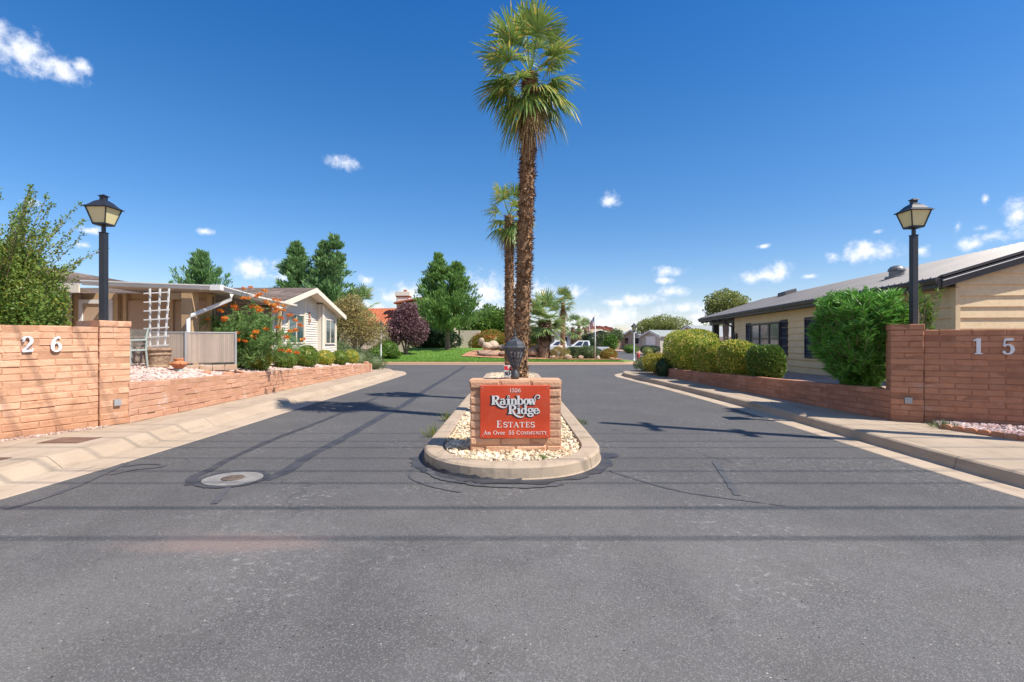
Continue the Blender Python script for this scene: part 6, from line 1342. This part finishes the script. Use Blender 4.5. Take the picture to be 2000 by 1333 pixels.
# ------------------------------------------------------------------ pickups
mCAR = M('white_car_paint', (.78, .78, .78), (.76, .76, .765), 1, rough=.3, spec=.5, coat=.6); mTYRE = M('tyre_rubber', (.02, .02, .02), rough=.9); mRIM = M('alloy_rim', (.45, .45, .46), rough=.35, metal=.7); mTAIL = M('red_tail_light', (.55, .02, .02), rough=.2); mHEAD = M('clear_headlight', (.7, .72, .74), rough=.1); mBUMP = M('chrome_bumper', (.55, .55, .56), rough=.25, metal=.8)
def pickup(loc, rot, label):
    t = thing('pickup_truck', loc, label, 'pickup truck', 'white pickups parked on the far road', rot=rot); hw = .86     # local +x = front
    def side(poly, y0, y1, name, m, bv=.03):
        mb = MB(); mb.prism(poly, lambda x, z: (x, y0, z), lambda x, z: (x, y1, z)); me = mb.mesh(name); fixn(me); bevel(me, bv, 2); return obj(name, me, m, t)
    arch = lambda cx: [(cx+.42*math.cos(a), .34+.42*math.sin(a)) for a in np.linspace(math.pi, 0, 9)]
    lower = [(-2.45, .42), (-2.4, .95), (-.75, .97), (-.72, 1.0), (1.1, 1.0), (2.35, .9), (2.45, .78), (2.45, .4)]+[(x, max(z, .36)) for x, z in reversed(arch(1.5))]+[(x, max(z, .36)) for x, z in reversed(arch(-1.45))]
    b = side(lower, -hw, hw, 'body', mCAR, .035)
    mb = MB(); lo = [(-.72, .985), (1.1, .985)]; z1 = 1.53; A = [(-.72, -.82, .98), (1.12, -.82, .98), (1.12, .82, .98), (-.72, .82, .98)]; B = [(-.6, -.68, z1), (.42, -.68, z1), (.42, .68, z1), (-.6, .68, z1)]; mb.v = A+B; mb.f = [(3, 2, 1, 0), (4, 5, 6, 7)]+[(k, (k+1) % 4, 4+(k+1) % 4, 4+k) for k in range(4)]; me = mb.mesh('cab'); fixn(me); bevel(me, .05, 3); obj('cab', me, mCAR, t)
    def pane(q): mb = MB(); mb.poly(q); me = mb.mesh('window'); fixn(me); obj('window', me, mGLASSD, t)
    L_ = lambda s, u, f, d=.006: ((-.72+1.84*u)+((-.6+1.02*u)-(-.72+1.84*u))*f, s*((.82+(.68-.82)*f)+d), .98+(z1-.98)*f)
    for s in (-1, 1): pane([L_(s, .1, .14), L_(s, .42, .14), L_(s, .4, .86), L_(s, .12, .86)]); pane([L_(s, .48, .14), L_(s, .86, .14), L_(s, .82, .86), L_(s, .47, .86)])
    xw = lambda f: 1.12-.7*f+.012; pane([(xw(.12), -.74, 1.05), (xw(.12), .74, 1.05), (xw(.88), .63, 1.465), (xw(.88), -.63, 1.465)]); xb = lambda f: -.72+.12*f-.012; pane([(xb(.15), -.7, 1.07), (xb(.15), .7, 1.07), (xb(.85), .62, 1.45), (xb(.85), -.62, 1.45)])
    mb = MB(); mb.box(-2.33, -.82, -.72, .72, .968, .972); obj('bed_liner', mb, mTYRE, t)
    for x in (1.5, -1.45):
        for s in (-1, 1):
            mb = MB(); i = 24; pr = [(.2, -.1), (.33, -.1), (.35, -.07), (.35, .07), (.33, .1), (.2, .1)]
            for r, w in pr:
                for j in range(i): a = 2*math.pi*j/i; mb.v.append((x+r*math.cos(a), s*(.76)+w, .35+r*math.sin(a)))
            for k in range(5):
                for j in range(i): mb.f.append((k*i+j, k*i+(j+1) % i, (k+1)*i+(j+1) % i, (k+1)*i+j))
            me = mb.mesh('wheel'); fixn(me); w_ = obj('wheel', me, mTYRE, t, smooth=False); mb = MB(); mb.v = [(x, s*.8, .35)]+[(x+.205*math.cos(a), s*.83, .35+.205*math.sin(a)) for a in np.linspace(0, 2*math.pi, 13)[:-1]]; mb.f = [(0, 1+j, 1+(j+1) % 12) for j in range(12)]; me = mb.mesh('rim'); fixn(me); obj('rim', me, mRIM, w_)
    for s in (-1, 1):
        mb = MB(); mb.box(-2.47, -2.38, min(s*.7, s*.88), max(s*.7, s*.88), .62, .92); obj('tail_light', mb, mTAIL, t); mb = MB(); mb.box(2.38, 2.47, min(s*.5, s*.84), max(s*.5, s*.84), .64, .8); obj('headlight', mb, mHEAD, t); mb = MB(); mb.box(.95, 1.05, min(s*.86, s*1.02), max(s*.86, s*1.02), 1.02, 1.16); obj('mirror', mb, mCAR, t)
    mb = MB(); mb.box(-2.58, -2.46, -.84, .84, .4, .56); obj('bumper', mb, mBUMP, t); mb = MB(); mb.box(2.46, 2.56, -.84, .84, .38, .56); obj('bumper', mb, mBUMP, t)
    return t
pickup((6.55, 47.5, .002), R_(172), 'white pickup nearest the lawn with red tail light, parked behind the spiky bushes'); pickup((5.0, 53.5, .002), R_(176), 'second white pickup farther back, hidden behind the thin fan palm')

# ------------------------------------------------------------------ far houses on the right block
b = MB(); b.poly([(13.2, 49, .08), (60, 44, .08), (60, 118, .08), (14, 118, .08), (15.5, 92, .08), (15.2, 68, .08), (14.2, 55, .08)]); me = b.mesh('far_yard'); fixn(me)
if me.polygons[0].normal.z < 0: me.flip_normals()
struct('far_yard', me, M('pink_yard', (.44, .28, .22), (.5, .36, .29), 1, rough=.95, fine=((.3, .2, .16), 3, .45, .65, .5)))
mGW = M('grey_siding', (.42, .40, .36), (.38, .37, .33), 1, rough=.7); mTW = M('taupe_siding', (.48, .42, .35), (.45, .39, .33), 1, rough=.7); mWH = M('white_garage_door', (.72, .73, .74), rough=.5)
mRG = M('pale_grey_roof', (.24, .27, .26), (.3, .32, .31), 2, rough=.9, bump=.3)
def cottage(px, Y, w, dp, h, rise, rot, mw, label, door='left', group='small grey houses across the far road', roofm=None):
    t = thing('cottage', ((px-1000)/1000*Y, Y, .08), label, 'house', group, rot=rot); hw = w/2; mb = MB()       # local: gable faces -y
    mb.prism([(-hw, 0), (hw, 0), (hw, h), (0, h+rise), (-hw, h)], lambda x, z: (x, 0, z), lambda x, z: (x, dp, z)); me = mb.mesh('wall'); fixn(me); obj('wall', me, mw, t)
    mb = MB(); s_ = rise/hw
    for sg_ in (-1, 1): mb.prism([(0, h+rise), (sg_*(hw+.35), h-.35*s_), (sg_*(hw+.35), h-.35*s_+.12), (0, h+rise+.12)], lambda x, z: (x, -.4, z), lambda x, z: (x, dp+.4, z))
    me = mb.mesh('roof'); fixn(me); obj('roof', me, roofm or mRG, t)
    mb = MB()
    for sg_ in (-1, 1): mb.prism([(0, h+rise-.14), (sg_*(hw+.36), h-.36*s_-.14), (sg_*(hw+.36), h-.36*s_-.002), (0, h+rise-.002)], lambda x, z: (x, -.43, z), lambda x, z: (x, -.36, z))
    mb.box(-hw-.4, -hw-.35, -.4, dp+.4, h-.36*s_-.12, h-.36*s_); me = mb.mesh('fascia'); fixn(me); obj('fascia', me, mWH, t)
    if door == 'front': mb = MB(); mb.box(-.9, .9, -.04, -.002, 0, 2.0); mb.box(-1.0, 1.0, -.02, -.001, 2.0, 2.1); obj('garage_door', mb, mWH, t)
    if door == 'side':
        mb = MB(); mb.box(-hw-.04, -hw-.002, .5, 3.2, 0, 2.0); obj('garage_door', mb, mWH, t)
    for x in ((-hw*.5, hw*.5) if door != 'front' else ()):
        mb = MB(); mb.box(x-.45, x+.45, -.05, -.002, .9, 2.0); w_ = obj('window', mb, mWH, t); mb = MB(); mb.box(x-.38, x+.38, -.06, -.045, .97, 1.93); obj('pane', mb, mGLASSD, w_)
    for y in (4.5, 7):
        mb = MB(); mb.box(-hw-.04, -hw-.002, y, y+1.1, .9, 1.9); w_ = obj('window', mb, mWH, t); mb = MB(); mb.box(-hw-.05, -hw-.035, y+.07, y+1.03, .97, 1.83); obj('pane', mb, mGLASSD, w_)
    return t
cottage(1201, 92, 4.0, 7, 2.1, .95, R_(-48), mGW, 'small grey house with white door, farthest left of the grey row', 'front')
cottage(1234, 85, 4.2, 9, 2.1, 1.1, R_(-50), mTW, 'grey roofed taupe house with porch gable behind the right street lamp', 'none')
cottage(1271, 74, 3.6, 11, 2.15, .75, R_(-60), mGW, 'grey house with curved gable and pale blue garage door', 'front')
cottage(1345, 62, 3.6, 11, 2.1, 1.15, R_(-48), mTW, 'taupe house with dark trimmed gable showing over the right hedge', 'none', roofm=mSHING2)
cottage(1420, 75, 6, 14, 2.3, 1.2, R_(-75), mGW, 'long grey roofed house behind the ranch house porch', 'none', roofm=mSHING2)
# houses between the palms
cottage(1082, 66, 5.5, 9, 2.1, .9, R_(10), M('white_siding', (.7, .66, .6), (.66, .62, .56), 1, rough=.7), 'white house between the two lawn palms', 'none', roofm=mSHING)
cottage(1170, 84, 8, 9, 2.3, 1.0, R_(20), M('brown_siding', (.32, .22, .18), (.28, .2, .16), 1, rough=.8), 'brown house with tan roof behind the flagpole', 'none', roofm=M('tan_roof', (.5, .36, .24), (.45, .32, .2), 2, rough=.9))
cottage(1120, 84, 7, 9, 2.3, 1.0, R_(-5), mGW, 'bluish house behind the small distant palms', 'none'); cottage(1042, 60, 5, 9, 2.1, .9, R_(5), M('peach_siding', (.56, .42, .32), (.5, .38, .29), 1, rough=.8), 'peach house half hidden behind the tallest palm', 'none', roofm=mSHING)
cottage(960, 72, 9, 10, 2.3, 1.2, R_(5), mSTUC, 'cream house behind the round green tree', 'none', roofm=mTILE)
S('column_shrub', (10.6, 70, .08), [((0, 0, 1.15), (1.3, .8, 1.3), 1)], 2500, .16, .5, LG['dark'], 'dark clipped hedge block left of the flagpole', 'hedge', seed=91)
S('low_shrub', (14.4, 62, .1), [((0, 0, .4), (.9, .8, .5), 1)], 2000, .12, .5, LG['mid'], 'green bush at the corner of the grey houses', 'shrub', seed=92); S('low_shrub', (16.2, 60, .1), [((0, 0, .35), (1.2, .8, .5), 1)], 2500, .12, .5, LG['dark'], 'dark low hedge before the taupe house', 'hedge', seed=93)
S('low_shrub', (16.7, 50.5, .1), [((0, 0, .35), (1.2, .6, .45), 1)], 2500, .1, .5, LEAF('red_bush', (.1, .08, .03), (.2, .1, .05), (.45, .05, .06), .3, 1), 'red flowering bush across the far road by the right hedge', 'shrub', seed=94)
S('low_shrub', (13.9, 52.5, .1), [((0, 0, .3), (.5, .5, .4), 1)], 1500, .12, .25, LG['pale'], 'pale blue green bush at the far road bend', 'shrub', seed=95)
hy = thing('fire_hydrant', (9.75, 39.5, 0), 'small red fire hydrant beside the right street lamp', 'hydrant'); mb = MB(); mb.lathe([(.13, 0), (.13, .05), (.09, .06), (.09, .42), (.12, .44), (.12, .48), (.1, .52), (.05, .6), (.025, .62), (.02, .66), (.001, .67)], n=14); mb.tube([(-.17, 0, .33), (.17, 0, .33)], .05, 8); mb.tube([(0, -.16, .3), (0, 0, .3)], .06, 8); obj('body', mb, M('hydrant_red', (.5, .08, .06), rough=.5), hy)
# backdrop greenery that closes the view left and behind
for k, (x, y, s, mt, l) in enumerate(((-20, 62, 1.0, 'mid', 'green tree beyond the left houses, left of the tiled house'), (9, 105, 1.3, 'pale', 'pale tree far behind the flagpole'), (-1, 85, 1.2, 'mid', 'green tree far behind the short palm'), (3.5, 98, 1.1, 'grey', 'grey tree far behind the tallest palm'), (40, 100, 1.4, 'pale', 'far tree behind the ranch house'))):
    tree('far_tree', (x, y, 0), [((0, 0, 2.4*s), (2.4*s, 2*s, 1.7*s), 2), ((1.6*s, 0, 1.9*s), (1.6*s, 1.5*s, 1.4*s), 1), ((-1.5*s, 0, 2*s), (1.5*s, 1.4*s, 1.3*s), 1)], 4000, .3, mt, l, trunk=.14, seed=100+k, coreon=True, fc=.6)
# red hills
def hill(name, pts, y0, y1, m, seed):
    r = np.random.default_rng(seed); X = np.linspace(pts[0][0], pts[-1][0], 120); H = np.interp(X, [p[0] for p in pts], [p[1] for p in pts]); H = H*(1+r.normal(0, .02, 120)); mb = MB(); K = 14
    for i in range(120):
        for k in range(K+1):
            v = k/K; y = y0+(y1-y0)*v; prof = min(1, v/.4)**.75 if v < .5 else (1-max(0, v-.6)/.4*.999); st = .08*math.sin(prof*16+i*.3)*prof*(1-prof); mb.v.append((X[i]*(y0+(y1-y0)*.45)/1000, y+r.normal(0, 4), H[i]*max(0, prof+st)+r.normal(0, .35)*(0 if k in (0, K) else 1)-.1))
    for i in range(119):
        for k in range(K): a = i*(K+1)+k; mb.f.append((a, a+1, a+K+2, a+K+1))
    me = mb.mesh(name); fixn(me); struct(name, me, m)
mHILL = M('red_sandstone', (.42, .16, .085), (.5, .23, .135), .06, 8, .35, .65, rough=.95, bump=1, bscale=.35, bdist=2, fine=((.25, .1, .06), .16, .5, .66, .6))
hill('red_hill', [(128, 2), (138, 14), (146, 19), (168, 20), (185, 19), (197, 15), (205, 6), (212, 1)], 520, 780, mHILL, 3)
hill('red_hill', [(20, 2), (35, 13), (52, 15), (80, 15), (105, 16), (120, 11), (135, 4)], 560, 820, mHILL, 4)
hill('red_hill', [(195, 1), (206, 12.5), (215, 14), (232, 14), (250, 8), (280, 2)], 600, 860, mHILL, 5)
hill('red_hill', [(-720, 2), (-705, 60), (-690, 66), (-660, 66), (-640, 2)], 560, 820, mHILL, 6)

# ------------------------------------------------------------------ utility poles and lines outside the frame (they throw the shadows on the road)
def upole(x, y, h, lab, arms, r=.15):
    t = thing('utility_pole', (x, y, 0), lab, 'utility pole', 'utility poles beside the road'); mb = MB(); mb.tube([(0, 0, -.2), (0, 0, h)], [r*1.1, r*.8], 10); obj('pole', mb, mWOOD, t)
    for z, a, b in arms: mb = MB(); mb.beam((-.14, a, z), (-.14, b, z), .1, .12); obj('crossarm', mb, mWOOD, t); 
    mb = MB()
    for z, a, b in arms:
        for q in np.linspace(a+.08, b-.08, 4): mb.lathe([(.02, .06), (.045, .1), (.03, .13), (.045, .16), (.01, .2)], (-.14, q, z), 8)
    obj('insulator', mb, mGREY, t); return t
SHZ = [(3.89, 10.4, .02), (4.6, 10.4, .025), (5.4, 8.6, .014), (5.9, 10.4, .016), (6.55, 10.4, .013), (7.2, 8.6, .014), (7.65, 8.6, .013), (8.3, 8.6, .012)]
upole(-46, 2.6, 10.5, 'tall wooden utility pole far off to the left of the road', [(10.2, -2.2, 1.3), (8.4, -.2, 3.4)]); upole(46, 2.6, 10.5, 'tall wooden utility pole far off to the right of the road', [(10.2, -2.2, 1.3), (8.4, -.2, 3.4)])
cot = math.cos(SUN_EL)/math.sin(SUN_EL)*.418
for k, (zs, h, r) in enumerate(SHZ):
    y = zs-h*cot; mb = MB(); mb.tube([(x, y, h+.0001*x*x) for x in np.linspace(-46.1, 46.1, 41)], r, 6); o = obj('utility_line', mb, mBLACK); tag(o, 'black overhead utility line high across the road', 'utility line', 'overhead utility lines')
t = upole(9.15, 5.95, 10.9, 'wooden utility pole just right of the 15 wall beside the right sidewalk', [(9.6, -.45, .45), (7.6, -.35, .35)], .14)
